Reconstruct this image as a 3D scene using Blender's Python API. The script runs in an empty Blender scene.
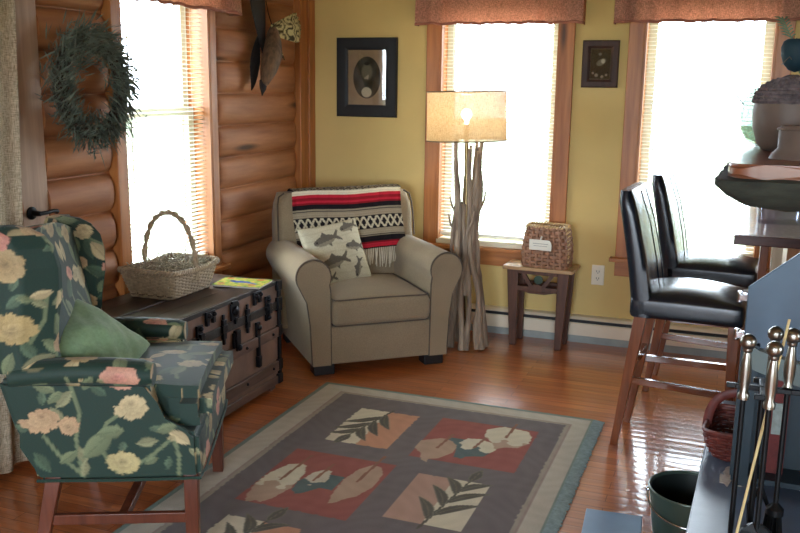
import bpy, bmesh, math, random
import numpy as np
from mathutils import Vector, Matrix
PI = math.pi
R = math.radians
rnd = random.Random(7)
SC = bpy.context.scene
COL = SC.collection

# ------------------------------------------------------------------ colour helpers
def lin(c):
    return c / 12.92 if c <= 0.04045 else ((c + 0.055) / 1.055) ** 2.4
def rgb(r, g, b):
    return (lin(r / 255), lin(g / 255), lin(b / 255), 1.0)
def nrgb(r, g, b):
    return np.array([lin(r / 255), lin(g / 255), lin(b / 255)])

# ------------------------------------------------------------------ materials
def newmat(name):
    m = bpy.data.materials.new(name); m.use_nodes = True
    nt = m.node_tree
    return m, nt, nt.nodes.get('Principled BSDF')
def N(nt, t, **kw):
    n = nt.nodes.new(t)
    for k, v in kw.items(): setattr(n, k, v)
    return n
def coords(nt, scale=(1, 1, 1), kind='Object'):
    tc = N(nt, 'ShaderNodeTexCoord'); mp = N(nt, 'ShaderNodeMapping')
    mp.inputs['Scale'].default_value = scale
    nt.links.new(tc.outputs[kind], mp.inputs['Vector'])
    return mp.outputs['Vector']
def noise(nt, vec, scale=5, detail=4, rough=0.55):
    n = N(nt, 'ShaderNodeTexNoise')
    n.inputs['Scale'].default_value = scale; n.inputs['Detail'].default_value = detail
    n.inputs['Roughness'].default_value = rough
    nt.links.new(vec, n.inputs['Vector'])
    return n.outputs['Fac']
def ramp(nt, fac, stops):
    r = N(nt, 'ShaderNodeValToRGB'); e = r.color_ramp.elements
    while len(e) < len(stops): e.new(0.5)
    for i, (p, c) in enumerate(stops): e[i].position = p; e[i].color = c
    nt.links.new(fac, r.inputs['Fac'])
    return r.outputs['Color']
def bump(nt, b, h, strength=0.3, dist=0.01):
    n = N(nt, 'ShaderNodeBump'); n.inputs['Strength'].default_value = strength
    n.inputs['Distance'].default_value = dist
    nt.links.new(h, n.inputs['Height']); nt.links.new(n.outputs['Normal'], b.inputs['Normal'])
def mixc(nt, fac, a, b, mode='MIX'):
    n = N(nt, 'ShaderNodeMix', data_type='RGBA', blend_type=mode)
    for sock, v in ((n.inputs[0], fac), (n.inputs[6], a), (n.inputs[7], b)):
        if hasattr(v, 'node'): nt.links.new(v, sock)
        else: sock.default_value = v
    return n.outputs[2]

def plain(name, col, rough=0.6, metal=0.0, var=0.12, scale=12, stretch=(1, 1, 1), bmp=0.0, spec=0.5, coat=0.0):
    m, nt, b = newmat(name)
    v = coords(nt, stretch)
    f = noise(nt, v, scale)
    lo = tuple(c * (1 - var) for c in col[:3]) + (1,); hi = tuple(min(1, c * (1 + var)) for c in col[:3]) + (1,)
    nt.links.new(ramp(nt, f, [(0.3, lo), (0.7, hi)]), b.inputs['Base Color'])
    b.inputs['Roughness'].default_value = rough; b.inputs['Metallic'].default_value = metal
    b.inputs['Specular IOR Level'].default_value = spec
    if coat: b.inputs['Coat Weight'].default_value = coat; b.inputs['Coat Roughness'].default_value = 0.08
    if bmp: bump(nt, b, noise(nt, v, scale * 6), bmp, 0.004)
    return m

def wood(name, dark, light, stretch=(1, 14, 14), scale=2.5, rough=0.5, knots=0.0, coat=0.0):
    m, nt, b = newmat(name)
    v = coords(nt, stretch)
    f = noise(nt, v, scale, 6, 0.6)
    c = ramp(nt, f, [(0.28, dark), (0.72, light)])
    if knots:
        k = N(nt, 'ShaderNodeTexVoronoi'); k.inputs['Scale'].default_value = 1.0
        nt.links.new(coords(nt, tuple(min(s, 6) * 0.9 for s in stretch)), k.inputs['Vector'])
        kk = ramp(nt, k.outputs['Distance'], [(0.05, (1, 1, 1, 1)), (0.14, (0, 0, 0, 1))])
        c = mixc(nt, kk, c, tuple(x * 0.25 for x in dark[:3]) + (1,))
    nt.links.new(c, b.inputs['Base Color'])
    b.inputs['Roughness'].default_value = rough
    if coat: b.inputs['Coat Weight'].default_value = coat; b.inputs['Coat Roughness'].default_value = 0.12
    bump(nt, b, f, 0.12, 0.004)
    return m

def vcol(name, rough=0.8, weave=250, bmp=0.25, spec=0.3, sheen=0.0):
    m, nt, b = newmat(name)
    a = N(nt, 'ShaderNodeAttribute'); a.attribute_name = 'Col'
    v = coords(nt)
    f = noise(nt, v, weave, 2)
    c = mixc(nt, 1.0, a.outputs['Color'], ramp(nt, f, [(0.3, (0.86, 0.86, 0.86, 1)), (0.7, (1.08, 1.08, 1.08, 1))]), 'MULTIPLY')
    nt.links.new(c, b.inputs['Base Color'])
    b.inputs['Roughness'].default_value = rough; b.inputs['Specular IOR Level'].default_value = spec
    if sheen: b.inputs['Sheen Weight'].default_value = sheen
    bump(nt, b, f, bmp, 0.002)
    return m

def fabric(name, col, weave=220, var=0.1, bmp=0.3, sheen=0.15):
    m, nt, b = newmat(name)
    v = coords(nt)
    f = noise(nt, v, weave, 2); g = noise(nt, v, 6, 4)
    lo = tuple(c * (1 - var) for c in col[:3]) + (1,); hi = tuple(min(1, c * (1 + var)) for c in col[:3]) + (1,)
    c = mixc(nt, 1.0, ramp(nt, g, [(0.3, lo), (0.7, hi)]), ramp(nt, f, [(0.3, (0.85,) * 3 + (1,)), (0.7, (1.08,) * 3 + (1,))]), 'MULTIPLY')
    nt.links.new(c, b.inputs['Base Color'])
    b.inputs['Roughness'].default_value = 0.9; b.inputs['Specular IOR Level'].default_value = 0.2
    b.inputs['Sheen Weight'].default_value = sheen
    bump(nt, b, f, bmp, 0.002)
    return m

def floor_mat():
    m, nt, b = newmat('oak_strip_floor')
    v = coords(nt)
    br = N(nt, 'ShaderNodeTexBrick')
    br.inputs['Scale'].default_value = 1.0
    br.inputs['Brick Width'].default_value = 0.95; br.inputs['Row Height'].default_value = 0.058
    br.inputs['Mortar Size'].default_value = 0.0011; br.inputs['Mortar Smooth'].default_value = 0.3
    br.offset = 0.37; br.inputs['Bias'].default_value = 0.0
    br.inputs['Color1'].default_value = rgb(196, 118, 68); br.inputs['Color2'].default_value = rgb(168, 94, 50)
    br.inputs['Mortar'].default_value = rgb(50, 26, 14)
    nt.links.new(v, br.inputs['Vector'])
    g = noise(nt, coords(nt, (2.5, 40, 1)), 1.6, 6, 0.65)
    c = mixc(nt, 1.0, br.outputs['Color'], ramp(nt, g, [(0.3, (0.66, 0.6, 0.55, 1)), (0.7, (1.15, 1.12, 1.08, 1))]), 'MULTIPLY')
    nt.links.new(c, b.inputs['Base Color'])
    b.inputs['Roughness'].default_value = 0.3
    b.inputs['Coat Weight'].default_value = 0.8; b.inputs['Coat Roughness'].default_value = 0.09
    # each strip is slightly cupped, which breaks up the reflections
    sx = N(nt, 'ShaderNodeSeparateXYZ'); nt.links.new(v, sx.inputs[0])
    md = N(nt, 'ShaderNodeMath', operation='DIVIDE'); nt.links.new(sx.outputs['Y'], md.inputs[0]); md.inputs[1].default_value = 0.058
    fr = N(nt, 'ShaderNodeMath', operation='PINGPONG'); nt.links.new(md.outputs[0], fr.inputs[0]); fr.inputs[1].default_value = 0.5
    ml = N(nt, 'ShaderNodeMath', operation='POWER'); nt.links.new(fr.outputs[0], ml.inputs[0]); ml.inputs[1].default_value = 0.4
    wav = noise(nt, coords(nt, (3, 9, 1)), 1.5, 2)
    ad = N(nt, 'ShaderNodeMath', operation='MULTIPLY_ADD'); nt.links.new(wav, ad.inputs[0]); ad.inputs[1].default_value = 1.2; nt.links.new(ml.outputs[0], ad.inputs[2])
    bump(nt, b, ad.outputs[0], 0.35, 0.0025)
    nt.links.new(b.inputs['Normal'].links[0].from_socket, b.inputs['Coat Normal'])
    return m

def glass_mat(name='window_glass', tint=(1, 1, 1, 1), fac=0.07):
    m = bpy.data.materials.new(name); m.use_nodes = True
    nt = m.node_tree; nt.nodes.clear()
    o = N(nt, 'ShaderNodeOutputMaterial'); mx = N(nt, 'ShaderNodeMixShader')
    t = N(nt, 'ShaderNodeBsdfTransparent'); g = N(nt, 'ShaderNodeBsdfGlossy')
    t.inputs['Color'].default_value = tint
    g.inputs['Roughness'].default_value = 0.02; mx.inputs['Fac'].default_value = fac
    nt.links.new(t.outputs[0], mx.inputs[1]); nt.links.new(g.outputs[0], mx.inputs[2]); nt.links.new(mx.outputs[0], o.inputs['Surface'])
    return m

def translucent(name, col, trans, tfac=0.5, weave=(1, 1, 1), wscale=140, holes=0.0):
    m = bpy.data.materials.new(name); m.use_nodes = True
    nt = m.node_tree; nt.nodes.clear()
    o = N(nt, 'ShaderNodeOutputMaterial'); mx = N(nt, 'ShaderNodeMixShader')
    d = N(nt, 'ShaderNodeBsdfDiffuse'); t = N(nt, 'ShaderNodeBsdfTranslucent')
    a = noise(nt, coords(nt, (1, 1, 22)), wscale * 0.5, 2); b_ = noise(nt, coords(nt, (16, 16, 1)), wscale * 0.4, 2)
    w = N(nt, 'ShaderNodeMath', operation='MULTIPLY'); nt.links.new(a, w.inputs[0]); nt.links.new(b_, w.inputs[1])
    k = ramp(nt, w.outputs[0], [(0.15, (0.42, 0.38, 0.34, 1)), (0.34, (1.15, 1.15, 1.15, 1))])
    nt.links.new(mixc(nt, 1.0, k, col, 'MULTIPLY'), d.inputs['Color'])
    nt.links.new(mixc(nt, 1.0, k, trans, 'MULTIPLY'), t.inputs['Color'])
    mx.inputs['Fac'].default_value = tfac
    nt.links.new(d.outputs[0], mx.inputs[1]); nt.links.new(t.outputs[0], mx.inputs[2])
    last = mx.outputs[0]
    if holes:
        tr = N(nt, 'ShaderNodeBsdfTransparent'); m2 = N(nt, 'ShaderNodeMixShader')
        hf = ramp(nt, w.outputs[0], [(0.16, (0, 0, 0, 1)), (0.40, (holes, holes, holes, 1))])
        nt.links.new(hf, m2.inputs['Fac']); nt.links.new(last, m2.inputs[1]); nt.links.new(tr.outputs[0], m2.inputs[2]); last = m2.outputs[0]
    nt.links.new(last, o.inputs['Surface'])
    return m

def emit(name, col, s):
    m = bpy.data.materials.new(name); m.use_nodes = True
    nt = m.node_tree; nt.nodes.clear()
    o = N(nt, 'ShaderNodeOutputMaterial'); e = N(nt, 'ShaderNodeEmission')
    e.inputs['Color'].default_value = col; e.inputs['Strength'].default_value = s
    nt.links.new(e.outputs[0], o.inputs['Surface'])
    return m

M = {}
M['floor'] = floor_mat()
M['wall_paint'] = plain('yellow_wall_paint', rgb(212, 186, 122), 0.75, var=0.04, scale=3, bmp=0.05, spec=0.25)
M['log'] = wood('pine_log', rgb(132, 80, 46), rgb(182, 122, 77), (10, 0.9, 10), 1.6, 0.62, knots=1)
M['trim'] = wood('pine_trim', rgb(146, 86, 42), rgb(190, 124, 68), (16, 16, 1.1), 1.8, 0.4, knots=1)
M['trim_h'] = wood('pine_trim_level', rgb(146, 86, 42), rgb(190, 124, 68), (1.1, 1.1, 16), 1.8, 0.4)
M['ceiling'] = plain('ceiling_board', rgb(196, 170, 130), 0.8)
M['vinyl'] = plain('window_vinyl', rgb(206, 200, 178), 0.45, var=0.02)
M['slat'] = plain('blind_slat', rgb(232, 232, 220), 0.5, var=0.02)
M['glass'] = glass_mat()
M['clear'] = glass_mat('picture_glass', (1, 1, 1, 1), 0.06)
M['valance'] = translucent('terracotta_cloth', rgb(232, 182, 162), rgb(238, 188, 162), 0.5, wscale=120)
M['valance_hem'] = fabric('terracotta_hem', rgb(168, 110, 92))
M['lawn'] = plain('lawn', rgb(118, 126, 96), 0.9, var=0.3, scale=0.8)
M['white_metal'] = plain('white_enamel', rgb(226, 214, 190), 0.4, var=0.03)
M['dark_slot'] = plain('dark_slot', rgb(22, 22, 24), 0.6)
M['fin'] = plain('grey_fin', rgb(150, 156, 152), 0.5)
M['ivory'] = plain('ivory_plastic', rgb(226, 218, 196), 0.35, var=0.02)
M['black'] = plain('black_lacquer', rgb(14, 16, 20), 0.6, var=0.1)
M['mat_tan'] = plain('tan_mat_board', rgb(150, 128, 98), 0.8)
M['darkwood'] = wood('dark_walnut', rgb(40, 24, 18), rgb(72, 44, 32), (14, 14, 2), 2, 0.6)
M['pew'] = fabric('beige_upholstery', rgb(142, 125, 100), 200, 0.08)
M['piping'] = fabric('dark_piping', rgb(88, 76, 64), 200)
M['foot_black'] = plain('black_wood', rgb(24, 20, 20), 0.5)
M['floral'] = vcol('green_floral_chintz', 0.62, 300, 0.2, 0.35, 0.1)
M['stripe'] = vcol('striped_wool', 0.95, 260, 0.5, 0.1)
M['fishprint'] = vcol('fish_print_cotton', 0.9, 200, 0.4, 0.15)
M['fringe'] = fabric('cream_yarn', rgb(212, 200, 176), 300)
M['rug'] = vcol('wool_pile', 0.97, 380, 0.9, 0.08)
M['sage'] = fabric('sage_velvet', rgb(118, 142, 106), 90, 0.12, 0.25, 0.25)
M['leg'] = wood('mahogany_leg', rgb(70, 34, 22), rgb(112, 60, 40), (14, 14, 1.5), 2.2, 0.35)
M['stool_leg'] = wood('cherry_leg', rgb(98, 48, 22), rgb(146, 82, 44), (14, 14, 1.5), 2.2, 0.28, coat=0.3)
M['stool_rail'] = wood('cherry_rail', rgb(88, 42, 20), rgb(132, 72, 38), (2, 14, 14), 2.2, 0.2, coat=0.5)
M['leather'] = plain('black_leather', rgb(20, 26, 34), 0.27, var=0.25, scale=30, bmp=0.12, spec=0.6)
M['trunk_skin'] = plain('trunk_canvas', rgb(118, 90, 74), 0.7, var=0.25, scale=7, bmp=0.25)
M['trunk_slat'] = wood('trunk_batten', rgb(66, 46, 36), rgb(112, 82, 66), (14, 1.6, 14), 2, 0.55)
M['trunk_top'] = wood('trunk_lid_board', rgb(42, 32, 28), rgb(78, 60, 50), (10, 1.6, 10), 2, 0.42)
M['iron'] = plain('dark_iron', rgb(38, 38, 42), 0.4, 0.85, var=0.3, scale=40, bmp=0.15)
M['wicker'] = plain('grey_wicker', rgb(162, 142, 114), 0.6, var=0.3, scale=60)
M['wicker_dark'] = plain('dark_wicker_interior', rgb(70, 56, 42), 0.8, var=0.2)
M['moss'] = plain('dry_moss', rgb(168, 160, 142), 0.85, var=0.3, scale=50)
M['splint'] = plain('brown_splint', rgb(140, 98, 70), 0.55, var=0.3, scale=40)
M['splint_rim'] = plain('pale_splint', rgb(190, 158, 112), 0.55, var=0.2, scale=40)
M['tag'] = plain('paper_tag', rgb(214, 208, 192), 0.7, var=0.02)
M['ink'] = plain('grey_ink', rgb(120, 112, 104), 0.8)
M['stick'] = wood('driftwood', rgb(104, 88, 74), rgb(172, 150, 126), (10, 10, 1.5), 3, 0.75)
M['burlap'] = translucent('burlap_shade', rgb(190, 162, 122), rgb(206, 178, 136), 0.5, wscale=110, holes=0.34)
M['shade_rim'] = plain('shade_rim', rgb(110, 86, 60), 0.6)
M['bulb'] = emit('lit_bulb', (1.0, 0.82, 0.58, 1), 105)
M['brass'] = plain('antique_brass', rgb(150, 130, 92), 0.28, 1.0, var=0.2, scale=20)
M['table_top'] = wood('table_top_wood', rgb(150, 112, 76), rgb(196, 160, 116), (2, 14, 14), 2.4, 0.4)
M['table_leg'] = wood('table_leg_wood', rgb(62, 38, 28), rgb(104, 66, 48), (14, 14, 2), 2.4, 0.5)
M['green_disc'] = plain('green_enamel', rgb(44, 66, 54), 0.4)
M['curtain'] = translucent('cream_curtain', rgb(214, 200, 174), rgb(206, 192, 166), 0.25, wscale=90)
M['door'] = wood('pale_door_wood', rgb(150, 120, 98), rgb(186, 154, 126), (16, 16, 1), 1.8, 0.5)
M['counter_top'] = plain('speckled_counter', rgb(158, 148, 150), 0.18, var=0.12, scale=60)
M['counter_edge'] = wood('counter_edge_wood', rgb(64, 36, 30), rgb(104, 62, 50), (2, 14, 14), 2.4, 0.3)
M['cab'] = wood('cabinet_pine', rgb(150, 92, 48), rgb(198, 140, 84), (10, 10, 1.2), 2, 0.4, knots=1)
M['cab_pale'] = wood('pale_post_wood', rgb(206, 178, 142), rgb(228, 206, 172), (14, 14, 1.2), 2, 0.5)
M['slab_wood'] = wood('polished_slab', rgb(98, 58, 40), rgb(150, 94, 66), (1.4, 9, 9), 2.0, 0.34, coat=0.15)
M['bark'] = plain('dark_bark', rgb(48, 52, 44), 0.9, var=0.5, scale=14, stretch=(0.6, 2, 2), bmp=0.9)
M['steel_blue'] = plain('blue_grey_steel', rgb(66, 84, 100), 0.42, 0.2, var=0.15, scale=5, stretch=(1, 1, 1), bmp=0.05)
M['steel_dark'] = plain('dark_teal_steel', rgb(30, 44, 52), 0.5, 0.3, var=0.2, scale=6)
M['steel_band'] = plain('grey_green_steel', rgb(92, 104, 102), 0.5, 0.3, var=0.1, scale=6)
M['chrome'] = plain('bright_steel', rgb(200, 204, 210), 0.18, 1.0, var=0.05)
M['soot'] = plain('soot_black', rgb(12, 12, 13), 0.85)
M['brickred'] = plain('dark_red_brick', rgb(92, 34, 32), 0.8, var=0.25, scale=25, bmp=0.4)
M['brickgrey'] = plain('grey_brick_patch', rgb(128, 138, 134), 0.8, var=0.2, scale=60)
M['slate'] = plain('blue_slate', rgb(84, 98, 118), 0.3, var=0.2, scale=5, bmp=0.12)
M['stone'] = plain('hearth_stone', rgb(78, 70, 64), 0.8, var=0.3, scale=8, bmp=0.4)
M['ash'] = plain('pale_ash', rgb(170, 160, 150), 0.9, var=0.3, scale=40)
M['bucket'] = plain('green_enamelled_metal', rgb(68, 84, 74), 0.32, 0.3, var=0.12, scale=8)
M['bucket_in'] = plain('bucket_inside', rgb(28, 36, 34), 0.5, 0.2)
M['bucket_art'] = plain('bucket_brown_print', rgb(66, 54, 46), 0.5)
M['redwicker'] = plain('dark_red_wicker', rgb(104, 46, 38), 0.5, var=0.35, scale=40)
M['bluebox'] = plain('blue_painted_box', rgb(92, 126, 160), 0.4, var=0.08)
M['pewter'] = plain('worn_pewter', rgb(150, 146, 136), 0.3, 1.0, var=0.15, scale=20)
M['rodblack'] = plain('black_rod', rgb(16, 18, 20), 0.4, 0.6)
M['straw'] = plain('straw_wood', rgb(196, 176, 124), 0.6)
M['pot_brown'] = plain('brown_stoneware', rgb(104, 88, 78), 0.55, var=0.15, scale=12)
M['pot_weave'] = plain('grey_twig_weave', rgb(96, 86, 88), 0.7, var=0.4, scale=50)
M['pale_glass'] = glass_mat('pale_green_glass', (0.64, 0.69, 0.65, 1), 0.2)
M['plastic'] = glass_mat('clear_plastic', (0.88, 0.91, 0.96, 1), 0.14)
M['teal'] = plain('teal_felt', rgb(20, 52, 64), 0.7, var=0.15, scale=20)
M['grass_dry'] = plain('dry_grass', rgb(96, 92, 84), 0.8, var=0.3, scale=30)
M['sprig'] = plain('green_sprig', rgb(96, 122, 92), 0.8, var=0.3, scale=30)
M['wreath_leaf'] = plain('grey_green_needles', rgb(92, 100, 86), 0.8, var=0.45, scale=18)
M['wreath_core'] = plain('twig_ring', rgb(58, 46, 36), 0.9, var=0.3, scale=30)
M['feather_brown'] = plain('brown_feathers', rgb(96, 72, 50), 0.8, var=0.6, scale=45, stretch=(1, 1, 0.4), bmp=0.4)
M['feather_black'] = plain('black_feathers', rgb(26, 18, 16), 0.8, var=0.4, scale=30)
M['feather_pale'] = vcol('barred_pale_feathers', 0.85, 180, 0.4, 0.15)

# ------------------------------------------------------------------ object helpers
def thing(name, label, cat, loc=(0, 0, 0), rz=0.0, group=None):
    o = bpy.data.objects.new(name, None); COL.objects.link(o)
    o.empty_display_size = 0.1
    o.location = loc; o.rotation_euler = (0, 0, rz)
    return tag(o, label, cat, group)
def tag(o, label, cat, group=None):
    o['label'] = label; o['category'] = cat
    if group: o['group'] = group
    return o
def struct_root(name, label=None):
    o = bpy.data.objects.new(name, None); COL.objects.link(o); o['kind'] = 'structure'
    return o
def copy_tree(o, parent=None):
    c = o.copy(); COL.objects.link(c)
    if parent: c.parent = parent
    for ch in list(o.children): copy_tree(ch, c)
    return c
def obj(name, bm, mats, parent=None, smooth=True, angle=38, bevel=0, seg=3, subsurf=0, label=None, loc=None, rot=None):
    me = bpy.data.meshes.new(name)
    bmesh.ops.recalc_face_normals(bm, faces=bm.faces)
    bm.to_mesh(me); bm.free()
    if not isinstance(mats, (list, tuple)): mats = [mats]
    for m in mats: me.materials.append(m)
    if smooth:
        me.polygons.foreach_set('use_smooth', [True] * len(me.polygons))
        me.set_sharp_from_angle(angle=R(angle))
    o = bpy.data.objects.new(name, me); COL.objects.link(o)
    if parent: o.parent = parent
    if loc: o.location = loc
    if rot: o.rotation_euler = rot
    if bevel:
        md = o.modifiers.new('Bevel', 'BEVEL'); md.width = bevel; md.segments = seg; md.limit_method = 'ANGLE'; md.angle_limit = R(30)
    if subsurf:
        md = o.modifiers.new('Subsurf', 'SUBSURF'); md.levels = subsurf; md.render_levels = subsurf
    if label: o['label'] = label
    return o
def struct(name, bm, mats, parent=None, **kw):
    o = obj(name, bm, mats, parent, **kw); o['kind'] = 'structure'
    return o
def B(): return bmesh.new()
def box(bm, x0, x1, y0, y1, z0, z1, mi=0, mat=None):
    vs = [bm.verts.new(p) for p in ((x0, y0, z0), (x1, y0, z0), (x1, y1, z0), (x0, y1, z0), (x0, y0, z1), (x1, y0, z1), (x1, y1, z1), (x0, y1, z1))]
    if mat is not None:
        for v in vs: v.co = mat @ v.co
    for f in ((0, 3, 2, 1), (4, 5, 6, 7), (0, 1, 5, 4), (1, 2, 6, 5), (2, 3, 7, 6), (3, 0, 4, 7)):
        bm.faces.new([vs[i] for i in f]).material_index = mi
    return bm
def prism(bm, pts, axis, a, b, mi=0):
    """outline pts (two coordinates) pushed from a to b along an axis"""
    def mk(p, t):
        if axis == 'x': return (t, p[0], p[1])
        if axis == 'y': return (p[0], t, p[1])
        return (p[0], p[1], t)
    A = [bm.verts.new(mk(p, a)) for p in pts]; C = [bm.verts.new(mk(p, b)) for p in pts]
    n = len(pts)
    bm.faces.new(A).material_index = mi; bm.faces.new(C[::-1]).material_index = mi
    for i in range(n):
        bm.faces.new((A[i], A[(i + 1) % n], C[(i + 1) % n], C[i])).material_index = mi
    return bm
def loft(bm, rings, close=True, caps=True, mi=0):
    RR = [[bm.verts.new(p) for p in r] for r in rings]
    n = len(RR[0])
    for a, b in zip(RR, RR[1:]):
        for i in range(n if close else n - 1):
            bm.faces.new((a[i], a[(i + 1) % n], b[(i + 1) % n], b[i])).material_index = mi
    if caps and close:
        bm.faces.new(RR[0][::-1]).material_index = mi; bm.faces.new(RR[-1]).material_index = mi
    return bm
def tube(bm, pts, r, n=8, closed=False, caps=True, mi=0, flat=None):
    pts = [Vector(p) for p in pts]; m = len(pts)
    rs = r if isinstance(r, (list, tuple)) else [r] * m
    rings = []; up = None
    for i, p in enumerate(pts):
        if closed: t = pts[(i + 1) % m] - pts[i - 1]
        else: t = pts[min(i + 1, m - 1)] - pts[max(i - 1, 0)]
        t.normalize()
        if up is None:
            up = Vector((0, 0, 1)) if abs(t.z) < 0.9 else Vector((1, 0, 0))
        s = t.cross(up)
        if s.length < 1e-4: s = t.cross(Vector((0.3, 1, 0.1)))
        s.normalize(); u = s.cross(t); u.normalize(); up = u
        fx, fy = flat if flat else (1, 1)
        rings.append([p + s * (math.cos(2 * PI * k / n) * rs[i] * fx) + u * (math.sin(2 * PI * k / n) * rs[i] * fy) for k in range(n)])
    if closed:
        rings.append(rings[0])
        RR = [[bm.verts.new(q) for q in ring] for ring in rings[:-1]]
        for i in range(len(RR)):
            a, b = RR[i], RR[(i + 1) % len(RR)]
            for k in range(n): bm.faces.new((a[k], a[(k + 1) % n], b[(k + 1) % n], b[k])).material_index = mi
    else:
        loft(bm, rings, True, caps, mi)
    return bm
def lathe(bm, prof, n=32, c=(0, 0, 0), mi=0, caps=True):
    rings = [[(c[0] + r * math.cos(2 * PI * k / n), c[1] + r * math.sin(2 * PI * k / n), c[2] + z) for k in range(n)] for r, z in prof]
    return loft(bm, rings, True, caps, mi)
def ball(bm, c, r, u=16, v=10, s=(1, 1, 1)):
    mt = Matrix.Translation(c) @ Matrix.Diagonal((r * s[0], r * s[1], r * s[2], 1))
    bmesh.ops.create_uvsphere(bm, u_segments=u, v_segments=v, radius=1, matrix=mt)
    return bm
def pillow(w, h, t, n=26, pinch=0.07, seed=1, wr=0.0):
    bm = B(); rr = random.Random(seed); ph = [rr.uniform(0, 6) for _ in range(6)]
    def pt(i, j, s):
        u = 2 * i / n - 1; v = 2 * j / n - 1
        x = w / 2 * u * (1 - pinch * (1 - v * v)); y = h / 2 * v * (1 - pinch * (1 - u * u))
        z = t / 2 * max(0, (1 - u * u) * (1 - v * v)) ** 0.42
        z += wr * z * (math.sin(5 * u + ph[0] + 2 * v) + math.sin(7 * v + ph[1] - 3 * u) + 0.6 * math.sin(11 * (u + v) + ph[2]))
        return (x, y, s * z)
    top = [[bm.verts.new(pt(i, j, 1)) for j in range(n + 1)] for i in range(n + 1)]
    bot = [[top[i][j] if i in (0, n) or j in (0, n) else bm.verts.new(pt(i, j, -1)) for j in range(n + 1)] for i in range(n + 1)]
    for i in range(n):
        for j in range(n):
            bm.faces.new((top[i][j], top[i + 1][j], top[i + 1][j + 1], top[i][j + 1]))
            bm.faces.new((bot[i][j], bot[i][j + 1], bot[i + 1][j + 1], bot[i + 1][j]))
    return bm
def rbox(x0, x1, y0, y1, z0, z1, w=0.03, seg=4):
    bm = box(B(), x0, x1, y0, y1, z0, z1)
    bmesh.ops.bevel(bm, geom=bm.edges[:], offset=w, segments=seg, profile=0.5, affect='EDGES')
    return bm
def dense(bm, d):
    bmesh.ops.triangulate(bm, faces=[f for f in bm.faces if len(f.verts) > 4])
    for _ in range(9):
        es = [e for e in bm.edges if e.calc_length() > d]
        if not es: break
        bmesh.ops.subdivide_edges(bm, edges=es, cuts=1, use_grid_fill=True)
        big = [f for f in bm.faces if len(f.verts) > 4]
        if big: bmesh.ops.triangulate(bm, faces=big)
    return bm
def paint(o, fn):
    """vertex colours of a printed cloth: fn(co, no) -> N x 3"""
    me = o.data; n = len(me.vertices)
    co = np.empty(n * 3, np.float32); me.vertices.foreach_get('co', co)
    no = np.empty(n * 3, np.float32); me.vertex_normals.foreach_get('vector', no)
    c = fn(co.reshape(-1, 3).astype(float), no.reshape(-1, 3).astype(float))
    a = me.color_attributes.new('Col', 'FLOAT_COLOR', 'POINT')
    out = np.ones((n, 4), np.float32); out[:, :3] = c
    a.data.foreach_set('color', out.ravel())
    return o
def smoothstep(a, b, x):
    t = np.clip((x - a) / (b - a), 0, 1); return t * t * (3 - 2 * t)
def segdist(p, a, b):
    a = np.array(a); b = np.array(b); d = b - a
    t = np.clip(((p - a) @ d) / (d @ d + 1e-12), 0, 1)
    return np.linalg.norm(p - (a + t[:, None] * d), axis=1), t
def inpoly(p, poly):
    x, y = p[:, 0], p[:, 1]; ins = np.zeros(len(p), bool); n = len(poly)
    for i in range(n):
        x0, y0 = poly[i]; x1, y1 = poly[i - 1]
        if y0 == y1: continue
        c = ((y0 > y) != (y1 > y)) & (x < (x1 - x0) * (y - y0) / (y1 - y0) + x0)
        ins ^= c
    return ins

# ================================================================== CAMERA
H = 1.5
cd = bpy.data.cameras.new('camera'); cam = bpy.data.objects.new('camera', cd); COL.objects.link(cam)
yaw, pit, rol = R(20.57), R(11.525), R(0.793)
fw = Vector((-math.sin(yaw) * math.cos(pit), math.cos(yaw) * math.cos(pit), -math.sin(pit)))
r0 = Vector((math.cos(yaw), math.sin(yaw), 0)); u0 = r0.cross(fw)
rt = r0 * math.cos(rol) + u0 * math.sin(rol); up = rt.cross(fw)
mw = Matrix((rt, up, -fw)).transposed().to_4x4(); mw.translation = (0, 0, H)
cam.matrix_world = mw
cd.sensor_width = 36; cd.lens = 889.65 * 36 / 800; cd.clip_start = 0.05; cd.clip_end = 200
SC.camera = cam

# ================================================================== SETTING
XL, YB, XR, YF, ZC = -2.6, 5.25, 3.4, -2.6, 2.42
struct('floor', box(B(), XL - 0.2, XR + 0.2, YF - 0.2, YB + 0.2, -0.06, 0), M['floor'], smooth=False)
struct('ceiling', box(B(), XL - 0.2, XR + 0.2, YF - 0.2, YB + 0.2, ZC, ZC + 0.06), M['ceiling'], smooth=False)

W2 = (-1.725, -1.005); W3 = (-0.535, 0.145); WZ = (0.56, 2.0)      # openings in the yellow wall
bm = B()
for a, b in ((XL - 0.2, W2[0]), (W2[1], W3[0]), (W3[1], XR + 0.2)): box(bm, a, b, YB, YB + 0.14, 0, ZC)
for w in (W2, W3):
    box(bm, w[0], w[1], YB, YB + 0.14, 0, WZ[0]); box(bm, w[0], w[1], YB, YB + 0.14, WZ[1], ZC)
struct('wall_back', bm, M['wall_paint'], smooth=False)

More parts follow.
